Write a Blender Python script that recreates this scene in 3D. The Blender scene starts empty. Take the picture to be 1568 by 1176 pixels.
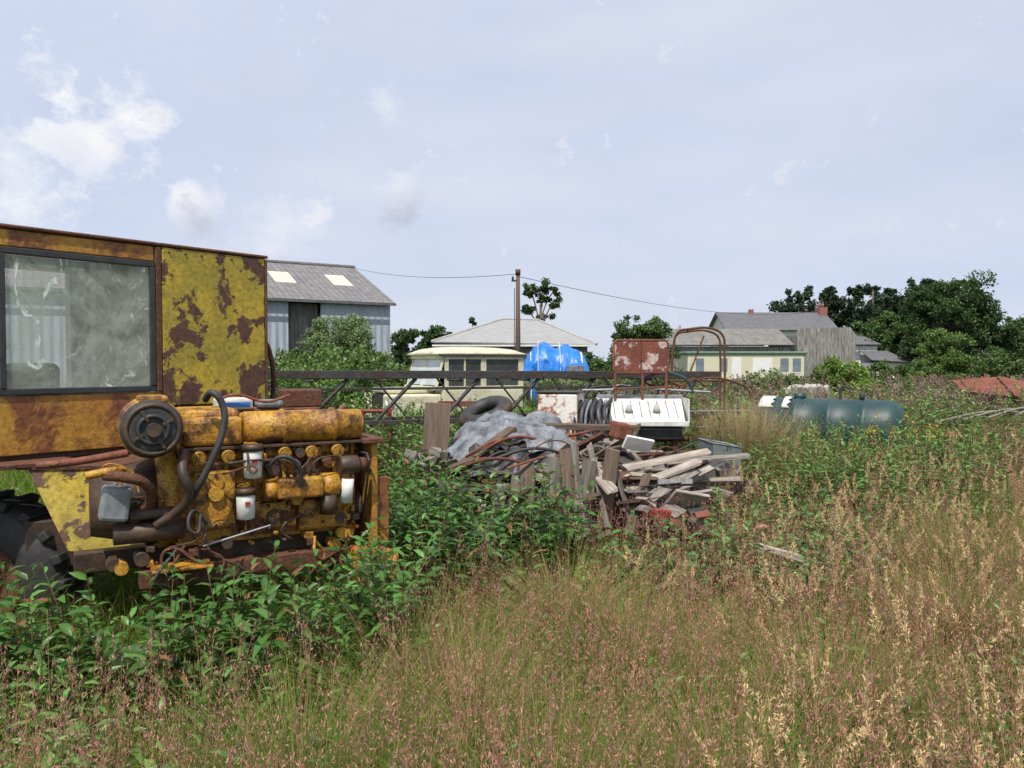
import bpy, math, random
import numpy as np
from mathutils import Vector, Matrix, noise
random.seed(7); rng=np.random.default_rng(7)
sc=bpy.context.scene
sc.view_settings.view_transform='Standard'; sc.view_settings.look='None'; sc.view_settings.exposure=0
# ------------------------------------------------------------------ materials
def newmat(name):
    m=bpy.data.materials.new(name); m.use_nodes=True
    nt=m.node_tree; b=nt.nodes['Principled BSDF']; return m,nt,b
def ramp(nt,src,stops):
    r=nt.nodes.new('ShaderNodeValToRGB'); e=r.color_ramp.elements
    while len(e)<len(stops): e.new(0.5)
    for i,(p,c) in enumerate(stops):
        e[i].position=p; e[i].color=(*c,1) if len(c)==3 else c
    nt.links.new(src,r.inputs[0]); return r.outputs[0]
def tex(nt,scale,detail=6,rough=.6,vec=None,dist=0,off=0):
    n=nt.nodes.new('ShaderNodeTexNoise'); n.inputs['Scale'].default_value=scale
    n.inputs['Detail'].default_value=detail; n.inputs['Roughness'].default_value=rough
    n.inputs['Distortion'].default_value=dist
    tc=nt.nodes.new('ShaderNodeTexCoord'); mp=nt.nodes.new('ShaderNodeMapping')
    mp.inputs['Location'].default_value=(off,off*1.7,off*.3)
    if vec: mp.inputs['Scale'].default_value=vec
    nt.links.new(tc.outputs['Object'],mp.inputs[0]); nt.links.new(mp.outputs[0],n.inputs['Vector'])
    return n.outputs[0]
def mixc(nt,f,a,b,mode='MIX'):
    m=nt.nodes.new('ShaderNodeMix'); m.data_type='RGBA'; m.blend_type=mode
    for i,v in ((0,f),(6,a),(7,b)):
        if isinstance(v,(int,float)): m.inputs[i].default_value=v
        elif isinstance(v,tuple): m.inputs[i].default_value=(*v,1)
        else: nt.links.new(v,m.inputs[i])
    return m.outputs[2]
def bump(nt,b,h,s=.3,d=.01):
    n=nt.nodes.new('ShaderNodeBump'); n.inputs['Strength'].default_value=s; n.inputs['Distance'].default_value=d
    nt.links.new(h,n.inputs['Height']); nt.links.new(n.outputs[0],b.inputs['Normal'])
BW=lambda lo,hi:[(lo,(0,0,0)),(hi,(1,1,1))]
def rusty(name,paint,rust=(.10,.045,.025),amt=.5,scale=5,rust2=(.22,.085,.03),paint2=None,rough=.6,grime=.4,off=0,edge=.02):
    m,nt,b=newmat(name)
    n=tex(nt,scale,8,.62,off=off,dist=.3); n2=tex(nt,scale*5,6,.7,off=off+3); n3=tex(nt,scale*.7,5,.6,off=off+9)
    p=mixc(nt,ramp(nt,n3,BW(.4,.6)),paint,paint2 or tuple(c*.7 for c in paint))
    r=mixc(nt,ramp(nt,n2,BW(.4,.65)),rust,rust2)
    f=ramp(nt,n,BW(1-amt-edge-.0,1-amt+edge))
    c=mixc(nt,f,p,r)
    g=ramp(nt,tex(nt,scale*9,4,.7,off=off+5),[(.35,(1-grime,)*3),(.6,(1,1,1))])
    c=mixc(nt,1.0,c,g,'MULTIPLY')
    sp=ramp(nt,tex(nt,scale*14,3,.7,off=off+15),BW(.62,.68)); c=mixc(nt,mixc(nt,1.0,sp,(.6,.6,.6),'MULTIPLY'),c,rust)
    nt.links.new(c,b.inputs['Base Color']); b.inputs['Roughness'].default_value=rough
    h=mixc(nt,.35,f,n2); bump(nt,b,h,.8,.006)
    return m
def plain(name,c1,c2=None,scale=8,rough=.8,bs=.3,vec=None,metal=0,bd=.01,lo=.35,hi=.65,detail=6):
    m,nt,b=newmat(name); n=tex(nt,scale,detail,.65,vec)
    c=mixc(nt,ramp(nt,n,BW(lo,hi)),c1,c2 or tuple(x*.6 for x in c1))
    nt.links.new(c,b.inputs['Base Color']); b.inputs['Roughness'].default_value=rough; b.inputs['Metallic'].default_value=metal
    bump(nt,b,n,bs,bd); return m
def corr(name,c1,c2,period=.2,axis='X',rough=.6,stain=(.12,.1,.08),amt=.3,depth=.03):
    m,nt,b=newmat(name)
    tc=nt.nodes.new('ShaderNodeTexCoord'); w=nt.nodes.new('ShaderNodeTexWave'); w.bands_direction=axis
    w.inputs['Scale'].default_value=(2*math.pi/20)/period; w.inputs['Distortion'].default_value=0
    nt.links.new(tc.outputs['Object'],w.inputs['Vector'])
    n=tex(nt,.6,7,.7,(3,3,.6)); n2=tex(nt,3,6,.7,(4,4,.5),off=4)
    c=mixc(nt,ramp(nt,n,BW(.4,.62)),c1,c2)
    c=mixc(nt,ramp(nt,n2,[(.5-amt*.2,(0,0,0)),(.75,(amt*2.5,)*3)]),c,stain)
    nt.links.new(c,b.inputs['Base Color']); b.inputs['Roughness'].default_value=rough
    bump(nt,b,w.outputs[0],1,depth); return m
def leafmat(name,trans=.3,rough=.5,spec=.35):
    m,nt,b=newmat(name); a=nt.nodes.new('ShaderNodeAttribute'); a.attribute_name='Col'
    nt.links.new(a.outputs['Color'],b.inputs['Base Color']); b.inputs['Roughness'].default_value=rough
    b.inputs['Specular IOR Level'].default_value=spec
    t=nt.nodes.new('ShaderNodeBsdfTranslucent'); nt.links.new(a.outputs['Color'],t.inputs[0])
    mx=nt.nodes.new('ShaderNodeMixShader'); mx.inputs[0].default_value=trans
    nt.links.new(b.outputs[0],mx.inputs[1]); nt.links.new(t.outputs[0],mx.inputs[2])
    nt.links.new(mx.outputs[0],nt.nodes['Material Output'].inputs[0]); return m
M_leaf=leafmat('leaf',.3,.38,.45); M_grass=leafmat('grass_blade',.38,.7,.2); M_tree=leafmat('tree_leaf',.28,.6)
M_bark=plain('bark',(.16,.13,.10),(.07,.055,.045),12,.9,.8)
M_wood=plain('weathered_wood',(.31,.28,.25),(.10,.085,.07),6,.9,.8,(1,14,14),bd=.008)
M_wood2=plain('brown_wood',(.15,.105,.075),(.05,.04,.03),6,.9,.8,(1,14,14),bd=.008)
M_wood3=plain('pale_wood',(.43,.39,.33),(.19,.155,.125),5,.9,.7,(1,12,12),bd=.008)
M_woodv=plain('weathered_fence_board',(.27,.245,.22),(.085,.072,.06),3,.9,.8,(16,16,1),bd=.008)
M_woodbr=plain('brown_upright_board',(.22,.16,.12),(.11,.08,.06),3,.9,.8,(16,16,1),bd=.008)
M_black=plain('black_rubber',(.018,.018,.02),(.045,.042,.04),14,.6,.4)
M_dark=plain('dark_grease',(.03,.022,.018),(.09,.05,.028),12,.55,.6)
M_yel=rusty('yellow_engine_paint',(.60,.33,.035),(.07,.032,.018),.46,7,(.24,.09,.025),(.48,.21,.022),.5,.65,off=2,edge=.07)
M_yel2=rusty('yellow_cab_paint',(.52,.37,.035),(.085,.038,.026),.475,3.6,(.15,.065,.035),(.36,.28,.035),.6,.4,off=11,edge=.014)
M_org=rusty('orange_cab_paint',(.50,.27,.035),(.17,.055,.025),.455,3.0,(.32,.12,.035),(.42,.18,.028),.6,.45,off=22,edge=.05)
M_rust=rusty('rusted_steel',(.16,.06,.03),(.07,.032,.022),.5,9,(.2,.08,.035),None,.85,.4)
M_rustred=rusty('red_rusted_steel',(.24,.075,.045),(.12,.045,.03),.47,6,(.3,.12,.06),None,.8,.3)
M_fridge=rusty('white_enamel_rusted',(.80,.78,.74),(.30,.10,.035),.51,7,(.46,.19,.07),(.7,.67,.6),.4,.15,off=5,edge=.04)
M_sign=rusty('rusted_panel_white',(.20,.055,.03),(.55,.50,.47),.46,5,(.4,.22,.17),None,.7,.3,off=8)
M_white=plain('white_metal',(.70,.70,.67),(.42,.40,.35),6,.5,.2,lo=.4,hi=.75)
M_grey=plain('galvanised',(.30,.33,.36),(.17,.18,.19),9,.5,.3,metal=.3)
M_cream=rusty('cream_vehicle_paint',(.74,.71,.52),(.30,.22,.12),.34,4,(.42,.32,.17),(.58,.56,.40),.45,.3,edge=.08)
M_glassd=plain('dark_glass',(.025,.03,.03),(.07,.08,.07),3,.2,.0)
M_glassl=plain('reflecting_windscreen',(.40,.47,.50),(.55,.61,.64),3,.12,.0)  # sky reflection on the windscreen painted as a pale base colour
M_redp=rusty('red_paint',(.38,.05,.035),(.16,.05,.03),.47,6)
M_green=plain('dark_teal_tank_plastic',(.010,.038,.040),(.024,.06,.062),4,.5,.25)
M_tarpb=plain('blue_tarpaulin',(.02,.22,.68),(.015,.12,.46),3,.4,.5,bd=.05)
M_tarpg=plain('grey_tarpaulin',(.23,.25,.28),(.06,.065,.075),7,.5,.8,bd=.03)
M_bag=plain('black_plastic_sheet',(.03,.03,.035),(.07,.07,.075),5,.4,.9,bd=.03)
M_truss=rusty('grey_lattice_paint',(.055,.055,.055),(.04,.028,.024),.47,8,(.09,.05,.035))
M_stone=plain('concrete',(.45,.43,.40),(.28,.26,.24),6,.9,.5)
M_seat=plain('seat_vinyl',(.06,.06,.055),(.12,.12,.1),5,.6,.2)
M_inner=plain('cab_lining',(.60,.59,.52),(.42,.41,.35),5,.8,.2)
M_blkframe=plain('window_rubber',(.02,.022,.024),(.04,.04,.04),10,.5,.2)
M_dglass,nt,b=newmat('dusty_glass')  # dust and cracks; base tint also paints in pale greenish reflections
tr=nt.nodes.new('ShaderNodeBsdfTransparent'); mx=nt.nodes.new('ShaderNodeMixShader')
b.inputs['Roughness'].default_value=.2
n=tex(nt,2.2,8,.7,dist=2.2); f1=ramp(nt,n,[(.36,(.14,)*3),(.5,(.34,)*3),(.70,(.75,)*3)])
st=tex(nt,5,5,.7,(1,1,.6),dist=3,off=6); stf=ramp(nt,st,[(.56,(0,0,0)),(.66,(.8,)*3)])
cm=mixc(nt,1.0,stf,ramp(nt,tex(nt,2.4,2,.5,off=3),BW(.46,.6)),'MULTIPLY')
f=mixc(nt,1.0,f1,cm,'ADD')
nt.links.new(mixc(nt,cm,(.42,.47,.39),(.80,.86,.90)),b.inputs['Base Color'])
nt.links.new(f,mx.inputs[0]); nt.links.new(tr.outputs[0],mx.inputs[1]); nt.links.new(b.outputs[0],mx.inputs[2])
nt.links.new(mx.outputs[0],nt.nodes['Material Output'].inputs[0])
# ------------------------------------------------------------------ object helpers
def link(o,parent=None):
    sc.collection.objects.link(o)
    if parent: o.parent=parent
    return o
def empty(name,loc=(0,0,0),rz=0,parent=None,rot=None):
    e=bpy.data.objects.new(name,None); e.location=loc; e.rotation_euler=rot or (0,0,rz); e.empty_display_size=.2
    return link(e,parent)
def mesh(name,parent,vs,fs,mat,thick=0,bev=0,smooth=False,loc=(0,0,0),rot=(0,0,0)):
    me=bpy.data.meshes.new(name); me.from_pydata([tuple(v) for v in vs],[],fs); me.update(); me.materials.append(mat)
    if smooth:
        me.polygons.foreach_set('use_smooth',[True]*len(me.polygons))
    o=bpy.data.objects.new(name,me); o.location=loc; o.rotation_euler=rot
    if thick:
        s=o.modifiers.new('s','SOLIDIFY'); s.thickness=thick; s.offset=0
    if bev:
        bm=o.modifiers.new('b','BEVEL'); bm.width=bev; bm.segments=3 if bev>.02 else 2
    return link(o,parent)
def box(name,parent,lo,hi,mat,bev=.004,rot=(0,0,0),jit=0):
    c=[(a+b)/2 for a,b in zip(lo,hi)]; h=[abs(b-a)/2 for a,b in zip(lo,hi)]
    vs=[(x*h[0]+random.uniform(-jit,jit),y*h[1]+random.uniform(-jit,jit)*.4,z*h[2]+random.uniform(-jit,jit)*.4) for x in(-1,1) for y in(-1,1) for z in(-1,1)]
    fs=[(0,1,3,2),(4,6,7,5),(0,4,5,1),(2,3,7,6),(0,2,6,4),(1,5,7,3)]
    return mesh(name,parent,vs,fs,mat,0,bev,loc=c,rot=rot)
def cyl(name,parent,p0,p1,r,mat,r2=None,n=24,bev=0,prof=None):
    p0=Vector(p0);p1=Vector(p1);d=p1-p0;L=d.length;q=d.to_track_quat('Z','Y')
    prof=prof or [(0,r),(1,r if r2 is None else r2)]
    vs=[];fs=[]
    for t,rr in prof:
        for i in range(n):
            a=2*math.pi*i/n; vs.append((rr*math.cos(a),rr*math.sin(a),t*L))
    for k in range(len(prof)-1):
        for i in range(n):
            j=(i+1)%n; fs.append((k*n+i,k*n+j,(k+1)*n+j,(k+1)*n+i))
    fs.append(tuple(range(n-1,-1,-1))); fs.append(tuple((len(prof)-1)*n+i for i in range(n)))
    o=mesh(name,parent,vs,fs,mat,0,bev)
    if n>8: o.data.polygons.foreach_set('use_smooth',[len(p.vertices)==4 for p in o.data.polygons])
    o.location=p0; o.rotation_euler=q.to_euler(); return o
def tube(name,parent,pts,r,mat,smooth=True):
    cu=bpy.data.curves.new(name,'CURVE'); cu.dimensions='3D'; cu.bevel_depth=r; cu.bevel_resolution=3; cu.resolution_u=8; cu.use_fill_caps=True
    if smooth and len(pts)>2:
        s=cu.splines.new('BEZIER'); s.bezier_points.add(len(pts)-1)
        for bp,p in zip(s.bezier_points,pts): bp.co=p; bp.handle_left_type=bp.handle_right_type='AUTO'
    else:
        s=cu.splines.new('POLY'); s.points.add(len(pts)-1)
        for sp,p in zip(s.points,pts): sp.co=(*p,1)
    cu.materials.append(mat); return link(bpy.data.objects.new(name,cu),parent)
def torus(name,parent,c,R,r,mat,axis=(0,0,1),n=36,m=12):
    vs=[];fs=[]
    for i in range(n):
        a=2*math.pi*i/n
        for j in range(m):
            b=2*math.pi*j/m; rr=R+r*math.cos(b); vs.append((rr*math.cos(a),rr*math.sin(a),r*math.sin(b)))
    for i in range(n):
        for j in range(m):
            fs.append((i*m+j,((i+1)%n)*m+j,((i+1)%n)*m+(j+1)%m,i*m+(j+1)%m))
    o=mesh(name,parent,vs,fs,mat,smooth=True); o.location=c; o.rotation_euler=Vector(axis).to_track_quat('Z','Y').to_euler(); return o
def npmesh(name,V,F,C,mat,parent=None):
    V=np.ascontiguousarray(V,np.float32).reshape(-1,3); F=np.ascontiguousarray(F,np.int32).reshape(-1,4); C=np.ascontiguousarray(C,np.float32).reshape(-1,3)
    me=bpy.data.meshes.new(name); me.vertices.add(len(V)); me.vertices.foreach_set('co',V.ravel())
    me.loops.add(F.size); me.loops.foreach_set('vertex_index',F.ravel())
    me.polygons.add(len(F)); me.polygons.foreach_set('loop_start',np.arange(0,F.size,4,dtype=np.int32))
    me.update(calc_edges=True)
    a=me.color_attributes.new('Col','FLOAT_COLOR','POINT')
    a.data.foreach_set('color',np.concatenate([C,np.ones((len(C),1),np.float32)],1).ravel())
    me.polygons.foreach_set('use_smooth',np.ones(len(F),bool))
    me.materials.append(mat); o=bpy.data.objects.new(name,me); return link(o,parent)
class Acc:
    def __init__(s): s.V=[];s.F=[];s.C=[];s.n=0
    def add(s,V,F,C):
        V=V.reshape(-1,3); s.V.append(V); s.F.append(F.reshape(-1,4)+s.n); s.C.append(C.reshape(-1,3)); s.n+=len(V)
    def build(s,name,mat,parent=None): return npmesh(name,np.concatenate(s.V),np.concatenate(s.F),np.concatenate(s.C),mat,parent)
def U(a,b,n): return rng.uniform(a,b,n)
def norm(v): return v/np.maximum(np.linalg.norm(v,axis=-1,keepdims=True),1e-6)
def ribbons(acc,P,az,H,bend,W,c0,c1,K=3,tipw=.1):
    N=len(P); t=np.linspace(0,1,K+1)[None,:,None]
    d=np.stack([np.cos(az),np.sin(az),0*az],1)[:,None]; s_az=az+U(.6,2.5,N); S=np.stack([np.cos(s_az),np.sin(s_az),0*az],1)[:,None]
    H=H[:,None,None]; bd=bend[:,None,None]; z=np.array([0,0,1.])
    c=P[:,None]+z*H*(t-.35*bd*t*t)+d*H*bd*t*t
    w=W[:,None,None]*np.maximum(1-t**1.6,tipw)*.5
    V=np.stack([c-S*w,c+S*w],2)
    base=(np.arange(N)*(2*(K+1)))[:,None,None]; k=np.arange(K)[None,:,None]*2
    F=base+k+np.array([0,1,3,2])
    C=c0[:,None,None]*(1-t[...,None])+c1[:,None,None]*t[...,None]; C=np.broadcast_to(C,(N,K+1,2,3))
    acc.add(V,F,C)
    return c[:,-1]
def leaves(acc,P,D,L,W,col,droop=.25):
    N=len(P); D=norm(D); S=norm(np.cross(D,np.array([0,0,1.])+rng.normal(0,.3,(N,3)))); Un=np.cross(S,D)
    t=np.array([0,.25,.6,1])[None,:,None]; w=np.array([.08,.9,.8,.03])[None,:,None]*W[:,None,None]*.5
    L=L[:,None,None]; c=P[:,None]+D[:,None]*L*t-np.array([0,0,1.])*L*t*t*droop
    S=S[:,None];Un=Un[:,None]
    V=np.stack([c+S*w+Un*w*.4,c,c-S*w+Un*w*.4],2)
    b=(np.arange(N)*12)[:,None,None]; k=(np.arange(3)*3)[None,:,None]
    F=np.concatenate([b+k+np.array([0,1,4,3]),b+k+np.array([1,2,5,4])],1)
    C=np.broadcast_to(col[:,None,None],(N,4,3,3)).copy(); C[:,:,1]*=1.35
    acc.add(V,F,C)
def quads(acc,P,L,W,col):
    N=len(P); D=norm(rng.normal(0,1,(N,3))); S=norm(np.cross(D,rng.normal(0,1,(N,3))))
    L=L[:,None];W=W[:,None]
    V=np.stack([P,P+D*L*.5+S*W*.5,P+D*L,P+D*L*.5-S*W*.5],1)
    F=(np.arange(N)*4)[:,None]+np.arange(4); C=np.broadcast_to(col[:,None],(N,4,3)); acc.add(V,F,C)
def jc(c,n,v=.25,hue=.08):
    c=np.array(c)[None]*U(1-v,1+v,n)[:,None]; return np.clip(c*(1+rng.normal(0,hue,(n,3))),.003,.95)
def fld(x,y,s=1.,o=0.):
    x=x*s;y=y*s
    return (np.sin(x*1.3+o+1.7*np.sin(y*.9+o))+np.sin(y*1.7-o*2+1.3*np.sin(x*1.1+2*o))+.6*np.sin(x*3.1+y*2.3+o)+.5*np.sin(x*5.3-y*4.1+3*o))/3.1
# ------------------------------------------------------------------ camera, light, sky
cam=bpy.data.cameras.new('camera'); co=bpy.data.objects.new('camera',cam); link(co)
cam.sensor_width=36; cam.lens=36*1184/1568; cam.clip_end=3000; cam.clip_start=.05
co.location=(0,0,1.7); co.rotation_euler=(math.radians(90-1.55),0,0); sc.camera=co
sd=Vector((-.12,-.50,.86)).normalized()
sl=bpy.data.lights.new('sun','SUN'); sl.energy=5.0; sl.angle=math.radians(.55); sl.color=(1,.94,.84)
so=bpy.data.objects.new('sun',sl); so.rotation_euler=sd.to_track_quat('Z','Y').to_euler(); so.location=(0,0,50); link(so)
w=bpy.data.worlds.new('World'); sc.world=w; w.use_nodes=True; nt=w.node_tree; bg=nt.nodes['Background']; bg.inputs[1].default_value=.1
sky=nt.nodes.new('ShaderNodeTexSky'); sky.sky_type='NISHITA'; sky.sun_disc=False
sky.sun_elevation=math.asin(sd.z); sky.sun_rotation=math.atan2(sd.x,sd.y)
tc=nt.nodes.new('ShaderNodeTexCoord')
def wn(scale,vec,det=8,off=0,rough=.55):
    mp=nt.nodes.new('ShaderNodeMapping'); mp.inputs['Scale'].default_value=vec; mp.inputs['Location'].default_value=(off,off,off)
    nt.links.new(tc.outputs['Generated'],mp.inputs[0]); n=nt.nodes.new('ShaderNodeTexNoise'); n.inputs['Scale'].default_value=scale
    n.inputs['Detail'].default_value=det; n.inputs['Roughness'].default_value=rough; nt.links.new(mp.outputs[0],n.inputs['Vector']); return n.outputs[0]
veil=ramp(nt,wn(2.2,(1,1,3),3),[(.3,(.84,)*3),(.7,(.97,)*3)])
veilc=mixc(nt,ramp(nt,wn(2.2,(1,1,3.5),4,5),BW(.3,.72)),(6.2,6.95,8.8),(7.5,7.9,9.1))
c=mixc(nt,veil,sky.outputs[0],veilc)
def blob(dirv,rad,soft):
    d=Vector(dirv).normalized()
    vm=nt.nodes.new('ShaderNodeVectorMath'); vm.operation='DISTANCE'; nn=nt.nodes.new('ShaderNodeVectorMath'); nn.operation='NORMALIZE'
    nt.links.new(tc.outputs['Generated'],nn.inputs[0]); nt.links.new(nn.outputs[0],vm.inputs[0]); vm.inputs[1].default_value=d
    mr=nt.nodes.new('ShaderNodeMapRange'); mr.inputs[1].default_value=rad+soft; mr.inputs[2].default_value=max(rad-soft,0); mr.inputs[3].default_value=0; mr.inputs[4].default_value=1
    nt.links.new(vm.outputs['Value'],mr.inputs[0]); return mr.outputs[0]
def mth(op,a,b):
    m=nt.nodes.new('ShaderNodeMath'); m.operation=op
    for i,v in enumerate((a,b)):
        if isinstance(v,(int,float)): m.inputs[i].default_value=v
        else: nt.links.new(v,m.inputs[i])
    return m.outputs[0]
cn=wn(12,(1,1,1.3),8,2,.66)
def cloud(c,dirv,rad,soft,col,k=.9,th=2.05):
    b=blob(dirv,rad,soft); v=mth('SUBTRACT',mth('ADD',b,mth('MULTIPLY',cn,3.0)),th)
    f=mth('MULTIPLY',mth('MINIMUM',mth('MAXIMUM',mth('MULTIPLY',v,1.6),0),1),k)
    return mixc(nt,f,c,col)
c=cloud(c,(-.62,1,.32),.22,.16,(5.9,6.8,8.9),k=.55,th=1.8)
c=cloud(c,(-.535,1,.285),.05,.06,(9.7,9.7,9.8),k=.95,th=1.85)
c=cloud(c,(-.59,1,.36),.03,.045,(9.6,9.7,9.8),k=.9)
c=cloud(c,(-.57,1,.325),.035,.05,(9.6,9.7,9.8),k=.9)
c=cloud(c,(-.66,1,.25),.08,.08,(9.2,9.3,9.6),k=.85,th=1.9)
c=cloud(c,(-.56,1,.265),.03,.05,(6.6,7.1,8.4),k=.5)
c=cloud(c,(-.41,1,.20),.018,.035,(9.4,9.4,9.7),k=.9,th=1.9)
c=cloud(c,(-.402,1,.18),.014,.03,(5.3,5.7,7.1),k=.8,th=1.95)
c=cloud(c,(-.16,1,.33),.03,.06,(8.8,8.9,9.4),k=.7)
c=cloud(c,(-.14,1,.195),.018,.04,(5.3,5.7,7.1),k=.9,th=1.9)
c=cloud(c,(-.15,1,.225),.02,.04,(8.8,8.9,9.4),k=.7)
c=cloud(c,(-.30,1,.17),.05,.06,(8.7,8.8,9.4),k=.7)
nt.links.new(c,bg.inputs[0])
# ------------------------------------------------------------------ ground
M_ground,nt,b=newmat('ground_soil_grass')
n1=tex(nt,.35,6,.6); n2=tex(nt,6,8,.75)
c=mixc(nt,ramp(nt,n2,BW(.35,.65)),(.05,.075,.02),(.10,.11,.04)); c=mixc(nt,ramp(nt,n1,BW(.4,.6)),c,(.08,.14,.03))
nt.links.new(c,b.inputs['Base Color']); b.inputs['Roughness'].default_value=.95; bump(nt,b,n2,.8,.08)
G=121; g=np.sinh(np.linspace(-6,6,G))/np.sinh(6)*700
X,Y=np.meshgrid(g,g,indexing='ij'); Z=.06*fld(X,Y,.7,1)*np.clip(np.hypot(X,Y)/4,0,1)
V=np.stack([X,Y,Z],-1).reshape(-1,3); i=np.arange(G*G).reshape(G,G)
F=np.stack([i[:-1,:-1],i[1:,:-1],i[1:,1:],i[:-1,1:]],-1).reshape(-1,4)
npmesh('ground',V,F,np.zeros_like(V),M_ground)
# ------------------------------------------------------------------ loader
loader=empty('abandoned_loader')
ct=(.628,.778); cang=math.atan2(ct[1],ct[0])
cab=empty('cab',(-3.05,4.6,0),cang,loader)
def cb(n,lo,hi,m,bev=.006,**k): return box(n,cab,lo,hi,m,bev,**k)
D0=1.25
cb('side_panel_top',(-.75,0,2.40),(.94,.03,2.50),M_org)
cb('side_panel_lower',(-.75,0,1.14),(.97,.03,1.50),M_org)
cb('corner_panel',(.988,-.012,1.40),(1.80,.03,2.502),M_yel2,.008)
cb('corner_panel_seam',(.945,-.016,1.502),(.985,.028,2.5),M_rust)
cb('panel_edge',(1.802,-.02,1.30),(1.82,D0,2.5),M_rust)
cb('lower_skirt',(1.0,.0,1.05),(1.5,.03,1.395),M_rust)
cb('roof',(-.80,-.02,2.507),(1.83,D0+.02,2.53),M_rust,.01)
cb('far_wall_low',(-.75,D0-.03,1.14),(1.8,D0,1.5),M_inner)
cb('far_wall_top',(-.75,D0-.03,2.4),(1.8,D0,2.5),M_inner)
cb('far_post',(.85,D0-.1,1.5),(1.8,D0-.0,2.4),M_inner)
cb('floor',(-.75,.03,1.10),(1.8,D0-.03,1.14),M_dark)
cb('inner_post',(.70,.35,1.14),(.92,.45,2.45),M_inner)
cb('inner_bulkhead',(1.0,.04,1.14),(1.04,D0-.05,2.45),M_inner)
for nm,lo,hi in(('frame_top',(-.1,-.014,2.355),(.94,.02,2.395)),('frame_bottom',(-.1,-.014,1.505),(.94,.02,1.545)),('frame_right',(.905,-.017,1.545),(.942,.02,2.355)),('frame_left',(.0,-.017,1.545),(.035,.02,2.355))):
    cb(nm,lo,hi,M_blkframe)
cb('side_window_glass',(.035,.0,1.545),(.905,.006,2.355),M_dglass,0)
cb('rear_pane',(-.7,.0,1.545),(.0,.006,2.355),M_dglass,0)
torus('steering_wheel',cab,(.22,.5,1.62),.17,.013,M_black,(.5,-.2,.8))
cyl('steering_column',cab,(.22,.5,1.62),(.42,.5,1.2),.02,M_black)
cb('seat_back',(.28,.45,1.2),(.52,.9,1.70),M_seat,.05); cb('seat_base',(.0,.45,1.2),(.27,.9,1.35),M_seat,.04)
for k,xx in enumerate(np.linspace(1.04,1.76,7)):
    cyl('rivet_%d'%k,cab,(xx,-.013,2.47),(xx,-.02,2.47),.008,M_rust,n=8)
box('door_ledge',cab,(-.75,-.22,1.085),(.35,.0,1.11),M_rust,.004)
tube('handrail_pipe',loader,[(-2.55,4.13,1.15),(-2.40,4.2,1.16),(-2.14,4.3,1.2)],.022,M_rustred)
mesh('rear_fender_plate',loader,[(-2.86,4.55,1.08),(-1.95,4.95,1.03),(-2.12,4.75,.50),(-2.60,4.5,.60)],[(0,1,2,3)],M_yel2,.03)
mesh('fender_flange',loader,[(-2.90,4.50,1.085),(-2.0,4.90,1.04),(-1.8,5.4,1.04),(-2.8,5.3,1.085)],[(0,1,2,3)],M_rust,.02)
box('chassis_rail',loader,(-3.1,5.05,.45),(-1.2,5.3,.75),M_dark,.01,rot=(0,0,math.radians(30)))
wh=empty('rear_wheel',(-3.22,4.75,.36),0,loader)
cyl('tyre',wh,(0,-.16,0),(0,.22,0),.5,M_black,prof=[(0,.36),(.08,.46),(.25,.51),(.75,.51),(.92,.46),(1,.36)],n=40)
for k in range(20):
    a=2*math.pi*k/20; box('lug_%d'%k,wh,(math.cos(a)*.5-.03,-.14,math.sin(a)*.5-.03),(math.cos(a)*.5+.03,.2,math.sin(a)*.5+.03),M_black,.01,rot=(0,-a,.0))
cyl('rim',wh,(0,-.18,0),(0,-.1,0),.28,M_rust,n=32)
# engine
E=empty('engine',(-1.82,4.2,0),math.radians(29.9),loader)
def eb(nm,lo,hi,m=M_yel,bev=.01,**k): return box(nm,E,lo,hi,m,bev,**k)
def ec(nm,p0,p1,r,m=M_yel,**k): return cyl(nm,E,p0,p1,r,m,**k)
eb('block',(.0,.04,.70),(.98,.52,1.16)); eb('cylinder_head',(.01,.02,1.16),(.97,.54,1.235),M_yel,.012)
eb('valve_cover_rear',(.02,.05,1.235),(.34,.46,1.44),M_yel,.035); eb('valve_cover_front',(.36,.08,1.235),(1.02,.44,1.40),M_yel,.06)
ec('intake_manifold',(.34,.02,1.33),(1.04,.02,1.33),.095,prof=[(0,.07),(.02,.095),(.3,.095),(.31,.105),(.33,.105),(.34,.095),(.72,.095),(.73,.105),(.75,.105),(.76,.092),(.98,.09),(1,.06)],n=32)
eb('manifold_joint',(.02,-.04,1.24),(.34,.06,1.40),M_yel,.03)
eb('manifold_rim',(.0,-.05,1.22),(1.05,.0,1.237),M_dark,.003)
for k in range(6):
    u=.1+.155*k
    ec('port_%d'%k,(u,-.06,1.18),(u,.06,1.2),.035); ec('stud_%d'%k,(u+.06,-.02,1.2),(u+.06,.02,1.2),.012,M_dark,n=6)
    tube('injector_line_%d'%k,E,[(.52+.035*k,-.13,1.06),(.5+.04*k,-.16,1.13),(u,-.09,1.17),(u,.0,1.22)],.005,M_dark)
    eb('rib_%d'%k,(u-.012,.018,.92),(u+.012,.04,1.15),M_yel,.004)
eb('side_cover',(.08,-.05,.78),(.29,.04,1.10),M_yel,.012)
for u in(.10,.185,.27):
    for z in(.80,.94,1.08): ec('bolt',(u,-.05,z),(u,-.065,z),.011,M_dark,n=6)
ec('side_cover_cap',(.185,-.05,.98),(.185,-.075,.98),.04)
eb('injection_pump',(.50,-.16,.93),(.76,.02,1.05),M_yel,.015); ec('pump_governor',(.44,-.07,.98),(.51,-.07,.98),.065); ec('pump_drive',(.76,-.07,.98),(.86,-.07,.98),.075)
for k in range(6): ec('pump_outlet_%d'%k,(.52+.042*k,-.12,1.05),(.52+.042*k,-.12,1.085),.012,M_dark,n=8)
eb('lower_cover',(.34,-.03,.75),(.60,.04,.90)); eb('lower_cover_front',(.64,-.05,.72),(.93,.04,.9),M_yel,.02)
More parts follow.
